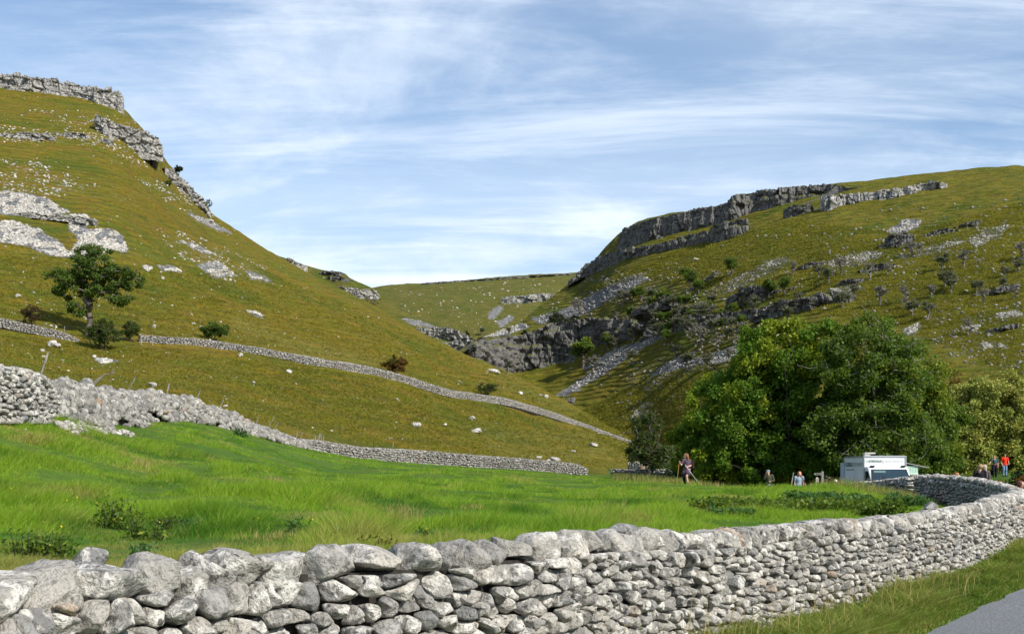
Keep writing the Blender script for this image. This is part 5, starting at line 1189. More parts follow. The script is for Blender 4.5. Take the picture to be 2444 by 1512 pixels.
for i, (xb, yb_, xt, yt_, Y, rd_, lab) in enumerate(POSTS):
    a = P(xb, yb_, Y); b = P(xt, yt_, Y); dv = (b - a); a2 = a - dv / np.linalg.norm(dv) * .7; r_ = rd_ * .8
    rn = np.random.default_rng(700 + i); n = 7; V = []; k = 8
    for j in range(n):
        f_ = j / (n - 1); c = a2 + (b - a2) * f_; c = c + rn.normal(0, .008, 3)
        for t in range(k):
            an = 2 * math.pi * t / k; rr_ = r_ * (1 + .12 * rn.normal()) * (1 - .15 * f_); V.append((c[0] + rr_ * math.cos(an), c[1] + rr_ * math.sin(an), c[2] + (0.02 * rn.normal() if j == n - 1 else 0)))
    Fc = [(j * k + t, j * k + (t + 1) % k, (j + 1) * k + (t + 1) % k, (j + 1) * k + t) for j in range(n - 1) for t in range(k)] + [tuple(range((n - 1) * k, n * k))]
    o = mkobj('fence_post', V, Fc, M['wood_dark'] if 'dark' in lab or 'black' in lab else M['wood_grey']); tag(o, lab, 'post', 'old posts along the stone walls')
# bundle of stakes leaning behind the wall
for k in range(6):
    x = 748 + k * 4.6; a = P(x, 1052, 101); b = P(x + 2 + random.uniform(-2, 4), 1034 + random.uniform(-2, 4), 101)
    o = solid('fence_stake', [cyl(a, b, .035, .03, 7)], M['wood_grey']); tag(o, 'one of a row of thin grey stakes clustered behind the dip in the boundary wall', 'stake', 'row of thin stakes behind the wall')
# broken stump
g = ground(1529, 116); hs = (1118 - 1077) * 116 / F
st = empty('tree_stump', g); tag(st, 'tall broken tan tree stump beside the thin half-bare tree', 'stump')
V = []; k = 12; rn = np.random.default_rng(5)
for j in range(9):
    f_ = j / 8
    for t in range(k):
        an = 2 * math.pi * t / k; rr_ = (.42 - .26 * f_) * (1 + .15 * rn.normal()) + (.25 if j == 0 else 0); V.append((rr_ * math.cos(an) + .25 * f_, rr_ * math.sin(an), -.3 + f_ * (hs + .3) + (rn.uniform(-.5, .25) if j == 8 else 0)))
mkobj('stump_wood', V, [(j * k + t, j * k + (t + 1) % k, (j + 1) * k + (t + 1) % k, (j + 1) * k + t) for j in range(8) for t in range(k)] + [tuple(range(8 * k, 9 * k))], m_bark('stump_wood', (.16, .10, .06), (.42, .30, .20)), st)
# fallen dead branch on rubble
V = [P(225, 912, 54), P(240, 900, 54), P(252, 893, 54), P(264, 891, 54), P(272, 884, 54), P(276, 890, 54), P(268, 880, 54)]
tb = tubes('dead_branch', np.array(V), np.array([-1, 0, 1, 2, 3, 3, 4]), np.array([.05, .045, .03, .03, .02, .02, .015]), M['bark_pale'], None); tag(tb, 'crooked dead branch lying on top of the rubble heap', 'branch')
# ladder leaning on the shaded return wall
ta, tb_, ba, bb = P(2240, 1164, 48.2), P(2255, 1164, 47.8), P(2227, 1202, 47.6), P(2243, 1202, 47.2)
ld = empty('rusty_ladder', ba); bpy.context.view_layer.update(); tag(ld, 'short rusty ladder leaning on the shaded inner side of the wall bend', 'ladder')
rust = plain('rusty_iron', (.035, .022, .018), .8, .3, 20)
for a, b in ((ta, ba), (tb_, bb)): keep_parent(solid('rail', [cyl(a, b, .028, None, 8)], rust), ld)
for f_ in (.04, .42, .82): keep_parent(solid('rung', [cyl(ta + (ba - ta) * f_, tb_ + (bb - tb_) * f_, .024, None, 8)], rust), ld)

# ------------------------------------------------------------------ gate, signpost
WG = M['wood_grey']; wp = m_bark('planed_wood', (.30, .26, .20), (.46, .41, .33))
g = P(1950, 1185, 66); gt = empty('field_gate', g); tag(gt, 'wooden field gate with capped square post beside the fingerpost', 'gate')
def local(x, y, Y=66): return P(x, y, Y) - g
def post_at(x, ytop, w_, Y=66):
    t = local(x, ytop, Y); return box((t[0], t[1], (t[2] - .3) / 2), (w_, w_, t[2] + .3)), t
b_, t = post_at(1950, 1142, .17); cap = ([(t[0] + i * .1, t[1] + j * .1, t[2]) for i, j in ((-1, -1), (1, -1), (1, 1), (-1, 1))] + [(t[0], t[1], t[2] + .13)], [(0, 1, 4), (1, 2, 4), (2, 3, 4), (3, 0, 4)])
solid('gate_post', [b_], wp, gt, .01); solid('post_cap', [cap], wp, gt)
b_, t2 = post_at(1936, 1153, .10); solid('gate_post', [b_], wp, gt, .01)
b_, t3 = post_at(1988, 1150, .12); solid('gate_post', [b_], M['wood_dark'], gt, .01)
for zz_ in (1156, 1163, 1171): 
    a = local(1933, zz_); b = local(1988, zz_ - 1); solid('rail', [box(((a[0] + b[0]) / 2, a[1] + .1, a[2]), (b[0] - a[0], .05, .09))], M['wood_dark'], gt, .005)
g2 = P(1962.4, 1188, 64); sg = empty('fingerpost', g2); tag(sg, 'weathered wooden fingerpost with one arm pointing left', 'signpost')
ht = (1188 - 1124) * 64 / F; solid('post', [box((0, 0, ht / 2 - .1), (.14, .12, ht + .2))], WG, sg, .012)
za = (1188 - 1130.5) * 64 / F; wA = 20 * 64 / F
arm = solid('arm', [([(-.06, -.085, za - .06), (-.06, -.085, za + .06), (-wA + .05, -.085, za + .06), (-wA - .02, -.085, za), (-wA + .05, -.085, za - .06)] + [(-.06, -.045, za - .06), (-.06, -.045, za + .06), (-wA + .05, -.045, za + .06), (-wA - .02, -.045, za), (-wA + .05, -.045, za - .06)],
      [(0, 1, 2, 3, 4)] + [(9, 8, 7, 6, 5)] + [(i, i + 5, (i + 1) % 5 + 5, (i + 1) % 5) for i in range(5)])], WG, sg)
marks = []
rn = np.random.default_rng(3)
for row in (.022, -.024):
    xx = -wA + .07
    while xx < -.1: l = rn.uniform(.012, .026); marks.append(box((xx + l / 2, -.088, za + row), (l, .004, .022))); xx += l + .008
solid('lettering', marks, M['wood_dark'], sg)
wb = empty('notice_board', P(1966, 1186, 65)); tag(wb, 'small white notice board behind the fingerpost', 'notice board')
solid('board', [box((0, 0, .62), (.26, .03, .34))], plain('white_board', (.6, .6, .58)), wb, .005); solid('leg', [box((0, .03, .35), (.06, .04, .8))], WG, wb)

# ------------------------------------------------------------------ van
vy = 62.0; xl, xr = (2062 - CX) * vy / F, (2163 - CX) * vy / F; W_ = xr - xl; zt = (H - 1088) * vy / F; zg = -2.36
van = empty('refreshment_van', ((xl + xr) / 2, vy, zg), R(-1.2)); tag(van, 'white box-body catering van with its windscreen facing the camera', 'van')
white = NT('van_white_paint'); wn_ = white.noise(1.2, 3); white.b.inputs['Coat Weight'].default_value = .15
white = white.fin(white.mix(white.ramp(wn_, [(.35, 0.0), (.7, 1.0)]), (.70, .71, .71), (.80, .80, .79)), .35, None, .4)
alu = plain('aluminium_trim', (.42, .43, .45), .35, .1, 10, .5, .6); blk = plain('black_plastic', (.015, .015, .017), .45); glass = plain('windscreen_glass', (.012, .03, .035), .06, .2, 1.5, .9)
glass.node_tree.nodes['Principled BSDF'].inputs['Coat Weight'].default_value = 1.0
bt = zt - zg; bb_ = .85; Lb = 4.0; h2 = W_ / 2
solid('box_body', [box((0, Lb / 2, (bt + bb_) / 2), (W_ - .06, Lb - .06, bt - bb_ - .04))], white, van)
tr = [box((sx * (W_ / 2 - .025), sy, (bt + bb_) / 2), (.06, .06, bt - bb_)) for sx in (-1, 1) for sy in (.02, Lb - .02)]
tr += [box((0, sy, zz_), (W_ - .1, .055, .06)) for sy in (.012, Lb - .012) for zz_ in (bb_ + .03, bt - .02)] + [box((sx * (W_ / 2 - .02), Lb / 2, zz_), (.055, Lb - .1, .06)) for sx in (-1, 1) for zz_ in (bb_ + .03, bt - .02)]
solid('corner_trim', tr, alu, van, .01)
solid('roof_panel', [box((0, Lb / 2, bt + .02), (W_ - .12, Lb - .12, .03))], alu, van)
solid('rear_door', [box((-W_ / 2 - .12, Lb - .1, (bt + bb_) / 2 - .15), (.22, .05, bt - bb_ - .35))], plain('door_grey', (.45, .52, .56)), van, .01)
vent = solid('roof_vent', [box((-.55, 1.6, bt + .10), (.34, .34, .14)), box((-.40, 1.6, bt + .19), (.62, .40, .09))], plain('vent_dirty', (.42, .40, .36)), van, .03)
cp = [(0.02, .55), (-1.95, .45), (-2.02, .75), (-1.98, 1.30), (-1.80, 1.62), (-1.10, 1.98), (-.62, 2.62), (-.40, 2.74), (.02, 2.80)]
cab = solid('cab', [prism(cp, -h2 * .95, h2 * .95)], white, van, .09)
def onslope(u, v, off=.02):   # u across -1..1, v 0 bottom..1 top of windscreen plane
    y0, z0, y1, z1 = -1.10, 1.98, -.62, 2.62; ny, nz = -(z1 - z0), (y1 - y0); l = math.hypot(ny, nz); ny, nz = ny / l, nz / l * 1
    y = y0 + (y1 - y0) * v + ny * off; z = z0 + (z1 - z0) * v + abs(nz) * off
    wv = h2 * (.90 - .07 * v); return (u * wv, y, z)
wsc = [onslope(u, v, .03) for u, v in ((-1, -.02), (1, -.02), (.985, .96), (-.985, .96))] + [onslope(u, v, -.03) for u, v in ((-1, -.02), (1, -.02), (.985, .96), (-.985, .96))]
solid('windscreen_surround', [(wsc, [(0, 1, 2, 3), (0, 4, 5, 1), (1, 5, 6, 2), (2, 6, 7, 3), (3, 7, 4, 0)])], blk, van)
wsc = [onslope(u, v, .036) for u, v in ((-.93, .03), (.93, .03), (.92, .91), (-.92, .91))]
ws = solid('windscreen', [(wsc, [(0, 1, 2, 3)])], glass, van)
sv = solid('sun_visor', [([onslope(u, v, .041) for u, v in ((-.86, .66), (-.22, .66), (-.22, .84), (-.86, .84))], [(0, 1, 2, 3)])], plain('visor_teal', (.10, .17, .17), .5), ws)
stw = []
for i in range(16):
    a0, a1 = math.pi * i / 16, math.pi * (i + 1) / 16; c0 = onslope(-.45 + .17 * math.cos(a0), .05 + .24 * math.sin(a0), .045); c1 = onslope(-.45 + .17 * math.cos(a1), .05 + .24 * math.sin(a1), .045); stw.append(cyl(c0, c1, .014, None, 6))
solid('steering_wheel', stw, blk, ws)
for sx in (-1, 1):
    X_ = sx * (h2 * .95 + .012)
    q = [(X_, -1.30, 1.72), (X_, -.10, 1.72), (X_, -.10, 2.50), (X_, -.62, 2.50)]
    solid('side_window', [(q, [(0, 1, 2, 3)] if sx > 0 else [(3, 2, 1, 0)])], glass, van)
    m_ = solid('wing_mirror', [box((sx * (h2 + .14), -1.25, 1.92), (.20, .16, .42))], blk, van, .05); solid('mirror_arm', [cyl((sx * h2 * .9, -1.2, 1.85), (sx * (h2 + .1), -1.22, 1.85), .03)], blk, m_)
    solid('marker_light', [box((sx * h2 * .72, -.47, 2.77), (.24, .20, .10))], blk, van, .04)
    hl = solid('headlight', [box((sx * h2 * .72, -1.99, 1.05), (.36, .08, .30))], plain('headlight_glass', (.5, .52, .54), .15), van, .03)
    for yy in (-1.15, 2.9):
        tq = solid('tyre', [cyl((sx * (h2 * .78), yy, .36), (sx * (h2 * .98), yy, .36), .36, None, 28)], plain('rubber', (.02, .02, .02), .9), van, .03)
        solid('rim', [cyl((sx * h2 * .93, yy, .36), (sx * (h2 * .995), yy, .36), .2, None, 20)], alu, tq)
solid('grille', [box((0, -2.02, .98), (1.1, .04, .3))], blk, van, .01); solid('bumper', [box((0, -2.02, .6), (W_ * .95, .18, .25))], blk, van, .05)
solid('antenna', [cyl((-.20, -.45, 2.76), (-.30, -.40, 3.18), .008, .004, 6)], blk, van)
solid('step_box', [box((-h2 - .22, -.1, 1.52), (.34, .3, .16))], alu, van, .02)
def text(name, s, size, mat, parent, loc, rot, width, bold=0.0, space=1.0):
    cu = bpy.data.curves.new(name, 'FONT'); cu.body = s; cu.size = size; cu.offset = bold; cu.extrude = .003; cu.space_character = space
    t = bpy.data.objects.new(name, cu); COL.objects.link(t); dg = bpy.context.evaluated_depsgraph_get(); me = bpy.data.meshes.new_from_object(t.evaluated_get(dg)); bpy.data.objects.remove(t)
    n = len(me.vertices); c = np.zeros(n * 3, np.float32); me.vertices.foreach_get('co', c); c = c.reshape(-1, 3); c[:, 0] -= c[:, 0].min(); w0 = c[:, 0].max(); c[:, 0] *= width / w0; me.vertices.foreach_set('co', c.ravel()); me.update()
    me.materials.clear(); me.materials.append(mat); o = bpy.data.objects.new(name, me); COL.objects.link(o); o.parent = parent; o.location = loc; o.rotation_euler = rot; return o
grn = plain('sign_green', (.03, .10, .07), .5); gry = plain('sign_grey', (.30, .34, .33), .5); lgy = plain('sign_pale_grey', (.50, .52, .51), .5)
k_ = vy / F / 7.68   # metres per zoom pixel on the front face
fz = bt - .31
text('lettering', 'GORDALE', .15, grn, van, (-h2 + .26, -.004, fz), (R(90), 0, 0), .70, .0035); text('lettering', 'REFRESHMENTS', .145, lgy, van, (-h2 + .98, -.004, fz - .004), (R(90), 0, 0), 1.17, -.001)
text('lettering', 'Serving the dales since 1976', .05, lgy, van, (-h2 + .27, -.004, fz - .085), (R(90), 0, 0), .85)
def pin(cx_, cz_, r_, plane, par):
    segs = []; pts = [(r_ * math.cos(t), r_ * math.sin(t)) for t in np.linspace(-.25 * math.pi, 1.25 * math.pi, 20)] 
    pts = [(r_ * .32, -r_ * 1.35)] + pts + [(-r_ * .32, -r_ * 1.35)]
    f = (lambda a, b: (cx_ + a, -.006, cz_ + b)) if plane == 'f' else (lambda a, b: (-h2 - .0 + .02, cx_ - a, cz_ + b))
    for a, b in zip(pts[:-1], pts[1:]): segs.append(cyl(f(*a), f(*b), r_ * .09, None, 6))
    o = solid('logo_outline', segs, grn if plane == 'f' else grn, par)
    q = [(r_ * .34, -r_ * 1.3), (r_ * .16, -r_ * 1.9), (-r_ * .16, -r_ * 1.9), (-r_ * .34, -r_ * 1.3)]
    solid('logo_tip', [([f(*p) for p in q] + [tuple(np.array(f(*p)) + (0, -.006, 0) if plane == 'f' else np.array(f(*p)) + (-.006, 0, 0)) for p in q], [(4, 5, 6, 7), (7, 6, 5, 4)])], grn, par)
pin(-h2 + .17, fz + .06, .06, 'f', van)
# side lettering reads towards the cab
sxx = -h2 + .024
def sidetext(s, size, mat, y_start, z, width, bold=0): return text('lettering', s, size, mat, van, (sxx, y_start, z), (R(90), 0, R(-90)), width, bold)
sz_ = bt - .55
sidetext('GORDALE', .34, grn, 3.60, sz_, 1.30, .010); sidetext('REFRESHMENTS', .33, gry, 2.24, sz_, 2.05, -.002); sidetext('Serving the dales since 1976', .17, gry, 3.60, sz_ - .22, 1.6)
pin(3.76, sz_ + .22, .10, 's', van)

# mint green timber kiosk behind the van
kg = ground(2176, 65); kio = empty('green_kiosk', (kg[0], 65, zg)); tag(kio, 'mint green boarded kiosk with a sloping grey canopy, half hidden behind the van', 'kiosk')
mint = plain('mint_paint', (.36, .52, .42), .6, .08, 5); kh = (H - 1111) * 65 / F - zg; kw = .72
bd = []
for i in range(5): bd.append(box((-kw / 2 + (i + .5) * kw / 5, .6, kh / 2), (kw / 5 - .012, 1.2, kh)))
solid('wall_boards', bd, mint, kio)
solid('brace', [box((0, -.02, kh - .45), (kw, .04, .09)), box((0, -.02, kh - 1.35), (kw, .04, .09)), ([(-kw / 2, -.045, kh - 1.3), (-kw / 2 + .12, -.045, kh - 1.3), (kw / 2, -.045, kh - .5), (kw / 2 - .12, -.045, kh - .5), (-kw / 2, -.01, kh - 1.3), (-kw / 2 + .12, -.01, kh - 1.3), (kw / 2, -.01, kh - .5), (kw / 2 - .12, -.01, kh - .5)], [(0, 1, 2, 3), (0, 4, 5, 1), (1, 5, 6, 2), (2, 6, 7, 3), (3, 7, 4, 0)])], plain('mint_trim', (.46, .60, .50), .6, .05, 5), kio)
solid('canopy', [([(-kw / 2 - .05, -.1, kh + .16), (kw / 2 + .62, -.1, kh - .13), (kw / 2 + .62, 1.3, kh - .13), (-kw / 2 - .05, 1.3, kh + .16), (-kw / 2 - .05, -.1, kh + .20), (kw / 2 + .62, -.1, kh - .09), (kw / 2 + .62, 1.3, kh - .09), (-kw / 2 - .05, 1.3, kh + .20)], [(3, 2, 1, 0), (4, 5, 6, 7), (0, 1, 5, 4), (1, 2, 6, 5), (2, 3, 7, 6), (3, 0, 4, 7)])], plain('canopy_grey', (.30, .29, .28)), kio)

# ------------------------------------------------------------------ people
SK = NT('skin'); SK = SK.fin(SK.mix(SK.ramp(SK.noise(20, 2), [(.3, 0.0), (.7, 1.0)]), (.50, .27, .19), (.62, .36, .26)), .5, None, .4)
def cloth(name, c, var=.18, sc=14):
    k = NT(name); n1 = k.noise(sc, 4); c_ = k.mix(k.ramp(n1, [(.3, 0.0), (.7, 1.0)]), tuple(v * (1 - var) for v in c), tuple(min(1, v * (1 + var)) for v in c))
    return k.fin(c_, .85, k.bump(n1, .5, .02), .15)
def hand(w_, d_, curl, side, out):
    """w_: wrist, d_: pointing direction, curl: direction fingers bend, side: across the palm"""
    w_, d_, curl, side = [np.array(v, float) for v in (w_, d_, curl, side)]; d_ /= np.linalg.norm(d_); side = side - side @ d_ * d_; side /= np.linalg.norm(side); curl = curl - curl @ d_ * d_; curl /= np.linalg.norm(curl)
    pm = w_ + d_ * .085; out += [(w_, w_ + d_ * .03, .026, .030), (w_ + d_ * .03 - side * .018, pm - side * .026, .019, .015), (w_ + d_ * .03 + side * .018, pm + side * .026, .019, .015), (w_ + d_ * .03, pm, .021, .017)]
    for i, (o_, l_) in enumerate(((-.033, .032), (-.011, .037), (.011, .035), (.033, .027))):
        a = pm + side * o_; b = a + (d_ * .75 + curl * .55) * l_; c = b + (d_ * .15 + curl) * l_ * .8; e = c + (-d_ * .5 + curl * .8) * l_ * .5
        out += [(a, b, .0105, .010), (b, c, .010, .009), (c, e, .009, .008)]
    t0 = w_ + d_ * .03 - side * .03; t1 = t0 - side * .028 + d_ * .030 + curl * .02; t2 = t1 + d_ * .022 + curl * .028
    out += [(t0, t1, .014, .012), (t1, t2, .012, .010)]
def head_caps(c, f, s=1.0):
    """c centre of skull, f facing unit vector (horizontal)"""
    c = np.array(c, float); f = np.array(f, float); f /= np.linalg.norm(f); yaw = math.atan2(f[1], f[0]); l = np.array([-f[1], f[0], 0]); u = np.array([0, 0, 1.])
    e = [('e', c + f * .0 + u * .02, (.098, .078, .108), yaw), ('e', c + f * .030 - u * .045, (.062, .058, .072), yaw), (c + f * .055 - u * .098, c + f * .035 - u * .085, .026, .04),
         (c + f * .093 + u * .002, c + f * .112 - u * .032, .010, .016), (c + f * .088 + u * .028 + l * .03, c + f * .088 + u * .028 - l * .03, .012, .012), (c + f * .090 - u * .062 + l * .016, c + f * .090 - u * .062 - l * .016, .010, .010)]
    for sg_ in (-1, 1): e.append(('e', c + l * .078 * sg_ - f * .005 - u * .005, (.020, .010, .032), yaw))
    return e, f, l, u
def person(label, base, J, facing, outfit, hairfn=None, vox=.010, rz=0, sc=1.0, shoe=None):
    root = empty('person', base, rz); root.scale = (sc,) * 3; tag(root, label, 'person')
    j = {k: np.array(v, float) for k, v in J.items()}; bd = []
    hc, f, l, u = head_caps(j['head'], facing); bd += hc
    bd += [(j['neck'] - (0, 0, .05), j['head'] - (0, 0, .06), .055, .052), (j['pelvis'], j['waist'], .135, .118, (1, .72, 1)), (j['waist'], j['chest'], .118, .135, (1, .74, 1)), (j['chest'], j['neck'] - (0, 0, .06), .13, .07, (1, .75, 1))]
    for s in 'lr':
        bd += [(j['neck'] - (0, 0, .07), j['sh' + s], .065, .058), (j['sh' + s], j['el' + s], .052, .040), (j['el' + s], j['wr' + s], .038, .026), (j['pelvis'], j['hip' + s], .11, .10), (j['hip' + s], j['kn' + s], .092, .058),
               (j['kn' + s], j['kn' + s] * .45 + j['an' + s] * .55, .056, .052), (j['kn' + s] * .45 + j['an' + s] * .55, j['an' + s], .05, .036)]
        ff = np.array(outfit.get('foot_dir', facing), float); bd += [(j['an' + s] - (0, 0, .03), j['an' + s] + ff * .15 - (0, 0, .05), .038, .026)]
        dd = j['wr' + s] - j['el' + s]; hand(j['wr' + s], dd, J.get('curl' + s, (0, -1, -.3)), J.get('side' + s, (0, .4, 1)), bd)
    blob('body', bd, vox * .8, outfit.get('skin', SK), root)
    for g_ in outfit['clothes']:
        nm, mat, caps = g_; o = blob(nm, caps(j), vox, mat, root, disp=.012, dfreq=9)
    e_ = [('e', j['head'] + f * .078 + l * .031 * s + u * .016, (.014, .014, .012)) for s in (-1, 1)]
    V, Fc = caps_mesh(e_, 1); mkobj('eyes', V, Fc, blk, root, True)
    if hairfn: nm, mat, caps, dd = hairfn(j, f, l, u); blob('hair', caps, vox, mat, root, 1, dd, 26)
    if shoe:
        ff = np.array(outfit.get('foot_dir', facing), float)
        for s in 'lr':
            a = j['an' + s]; blob('shoe', [(a - ff * .03 - (0, 0, .02), a + ff * .16 - (0, 0, .045), .052, .042), (a - (0, 0, .0), a + (0, 0, .05), .05, .05)], vox, shoe, root)
    return root
def stand(h=1.0, spread=.0):
    z = lambda v: v * h
    return dict(head=(0, 0, z(1.58)), neck=(0, 0, z(1.43)), chest=(0, 0, z(1.24)), waist=(0, 0, z(1.06)), pelvis=(0, 0, z(.94)), shl=(-.19, 0, z(1.38)), shr=(.19, 0, z(1.38)), ell=(-.23, .02, z(1.10)), elr=(.23, .02, z(1.10)), wrl=(-.22, -.06, z(.85)), wrr=(.22, -.06, z(.85)),
                hipl=(-.09, 0, z(.90)), hipr=(.09, 0, z(.90)), knl=(-.10, -.02, z(.49)), knr=(.10, -.02, z(.49)), anl=(-.10, .02, .08), anr=(.10, .02, .08), sidel=(0, 1, 0), sider=(0, 1, 0), curll=(1, 0, 0), curlr=(-1, 0, 0))
def shirt(j, sl=.55, r_=.022, hem='pelvis', hr=.02):
    c = [(j['pelvis'] if hem == 'pelvis' else j[hem], j['waist'], .135 + hr, .122 + r_, (1, .78, 1)), (j['waist'], j['chest'], .122 + r_, .140 + r_, (1, .8, 1)), (j['chest'], j['neck'] - (0, 0, .075), .135 + r_, .075, (1, .8, 1))]
    for s in 'lr': c += [(j['neck'] - (0, 0, .08), j['sh' + s], .07, .062 + r_ * .5)] + [(j['sh' + s], j['sh' + s] + (j['el' + s] - j['sh' + s]) * min(sl, 1), .062 + r_ * .5, .052 + r_ * .5)] + ([(j['el' + s], j['el' + s] + (j['wr' + s] - j['el' + s]) * (sl - 1), .052 + r_ * .5, .038 + r_ * .4)] if sl > 1 else [])
    return c
def trousers(j, to=1.0, r_=.02):
    c = []
    for s in 'lr': c += [(j['pelvis'], j['hip' + s], .125, .112), (j['hip' + s], j['kn' + s], .098 + r_ * .5, .066 + r_ * .5)] + ([(j['kn' + s], j['kn' + s] + (j['an' + s] - j['kn' + s]) * to, .066 + r_ * .5, .050 + r_ * .4)] if to > 0 else [])
    return c
def up(z): return np.array([0, 0, z])

# 1 walking woman
bw = field_z((1640 - CX) * 57 / F, 57)[0]; bwoman = ((1640 - CX) * 57 / F, 57, max(bw, (H - 1160) * 57 / F))
J1 = dict(head=(-.075, -.02, 1.50), neck=(-.06, 0, 1.36), chest=(-.02, 0, 1.18), waist=(-.01, 0, 1.0), pelvis=(0, 0, .87), shl=(-.20, -.04, 1.30), shr=(.14, .04, 1.28), ell=(-.31, -.10, 1.05), elr=(.20, -.02, 1.02), wrl=(-.39, -.20, 1.14), wrr=(-.03, -.24, .95),
          hipl=(-.08, .02, .83), hipr=(.07, 0, .83), knl=(-.17, -.02, .45), knr=(-.05, -.14, .46), anl=(-.08, .08, .09), anr=(.03, -.10, .08), sidel=(0, 1, .2), sider=(0, 0, 1), curll=(1, -.3, 0), curlr=(0, -1, 0))
dress = cloth('dress_plum', (.085, .06, .085)); navy = cloth('leggings_black', (.010, .010, .014)); brown_shoe = plain('brown_leather', (.10, .035, .025), .6)
person('woman in a plum dress with long curly brown hair, striding left with a staff', bwoman, J1, (-.95, -.3, 0), dict(foot_dir=(-.6, -.8, 0), clothes=[
    ('dress', dress, lambda j: shirt(j, .62, .02, 'pelvis', .035) + [(j['waist'], j['pelvis'] - up(.22), .135, .20, (1, .75, 1)), (j['pelvis'] - up(.1), (j['hipr'] + j['knr']) / 2 + up(.03), .15, .16, (1, .8, 1)), (j['pelvis'] - up(.1), (j['hipl'] + j['knl']) / 2 + up(.03), .15, .15, (1, .8, 1))]),
    ('leggings', navy, lambda j: [(j['hipl'], j['knl'], .10, .075), (j['knl'], j['knl'] + (j['anl'] - j['knl']) * .85, .075, .055)])]),
    lambda j, f, l, u: ('hair', plain('hair_brown', (.17, .075, .035), .6, .35, 60), [('e', j['head'] - f * .03 + u * .035, (.115, .105, .115)), (j['head'] - f * .07, j['head'] - f * .10 - u * .22, .10, .085), (j['head'] - f * .02 - l * .07 - u * .02, j['head'] - f * .03 - l * .10 - u * .20, .06, .055), (j['head'] - f * .05 + l * .06, j['head'] - f * .09 + l * .07 - u * .2, .07, .06)], .035), shoe=brown_shoe)
bv = np.array(bwoman)
sg1 = blob('sunglasses', [(np.array((-.075, -.02, 1.52)) + np.array((-.088, -.055, 0)), np.array((-.075, -.02, 1.52)) + np.array((-.075, .03, 0)), .020, .018), (np.array((-.075, -.02, 1.52)) + np.array((-.08, -.06, 0)), np.array((-.075, -.02, 1.52)) + np.array((.01, -.08, 0)), .012, .008)], .006, blk, None); sg1.location = bwoman; tag(sg1, 'dark sunglasses worn by the walking woman in plum', 'sunglasses')
o = solid('walking_staff', [cyl(bv + (-.42, -.26, 1.27), bv + (-.46, -.24, 1.0), .016, .018, 8), cyl(bv + (-.46, -.24, 1.0), bv + (-.565, -.2, .0), .018, .013, 8)], plain('staff_wood', (.36, .17, .05))); tag(o, 'orange-brown wooden staff in the right hand of the walking woman', 'staff')
tp = empty('trekking_pole', bv + (.45, -.33, .22)); bpy.context.view_layer.update(); tag(tp, 'slim metal trekking pole held slanting across the walking woman', 'trekking pole')
keep_parent(solid('shaft', [cyl(bv + (-.17, -.33, 1.08), bv + (.45, -.33, .24), .010, .006, 8)], alu), tp); keep_parent(solid('grip', [cyl(bv + (-.24, -.33, 1.175), bv + (-.15, -.33, 1.05), .020, .016, 8)], blk), tp)
bp = empty('backpack', bv + (.24, .05, 1.05)); bpy.context.view_layer.update(); tag(bp, 'black backpack with red cord on the walking woman', 'backpack')
keep_parent(blob('bag', [('e', bv + (.24, .06, 1.06), (.10, .13, .24)), ('e', bv + (.26, .06, .92), (.11, .12, .12))], .012, cloth('pack_black', (.012, .012, .016)), None), bp)
keep_parent(solid('red_cord', [cyl(bv + (.335, -.03 + .0 * i, .88 + .07 * i), bv + (.33, .04, .92 + .07 * i), .010, None, 6) for i in range(5)], plain('red_cord', (.5, .03, .02))), bp)

# 2 man in cap
def gpos(x, ytop, hgt, Y): return ((x - CX) * Y / F, Y, (H - ytop) * Y / F - hgt)
J2 = stand(1.0); J2.update(head=(-.05, -.05, 1.57), wrl=(-.20, -.20, 1.50), ell=(-.27, -.10, 1.22), wrr=(.02, -.24, 1.06), elr=(.26, -.04, 1.10), sider=(0, 0, 1), curlr=(0, -1, 0), curll=(.5, -1, 0))
olive = cloth('jacket_olive', (.055, .055, .03)); gbl = cloth('cap_grey', (.17, .20, .23)); green_s = cloth('shorts_green', (.045, .065, .05)); whit = cloth('shirt_white', (.6, .6, .58))
pm_ = person('man in an olive jacket and grey cap touching the peak of his cap', gpos(1835, 1118.5, 1.74, 62), J2, (-.35, -.9, 0), dict(foot_dir=(0, -1, 0), clothes=[('jacket', olive, lambda j: shirt(j, 1.85, .03)), ('shirt_hem', whit, lambda j: [(j['pelvis'] - up(.05), j['pelvis'] - up(.02), .155, .155, (1, .78, .4))]), ('shorts', green_s, lambda j: trousers(j, 0, .04))]),
       lambda j, f, l, u: ('hair', plain('hair_grey', (.35, .33, .31)), [('e', j['head'] - f * .02 + u * .01, (.10, .10, .085)), (j['head'] + f * .06 - u * .08, j['head'] + f * .05 - u * .10, .04, .035)], .008), shoe=blk)
blob('cap', [('e', (-.05, -.045, 1.63), (.108, .112, .075)), ((-.09, -.15, 1.615), (-.05, -.11, 1.63), .055, .07, (1, 1, .25)), ((-.08, -.17, 1.60), (-.06, -.12, 1.62), .06, .06, (1, 1, .2))], .010, gbl, pm_)
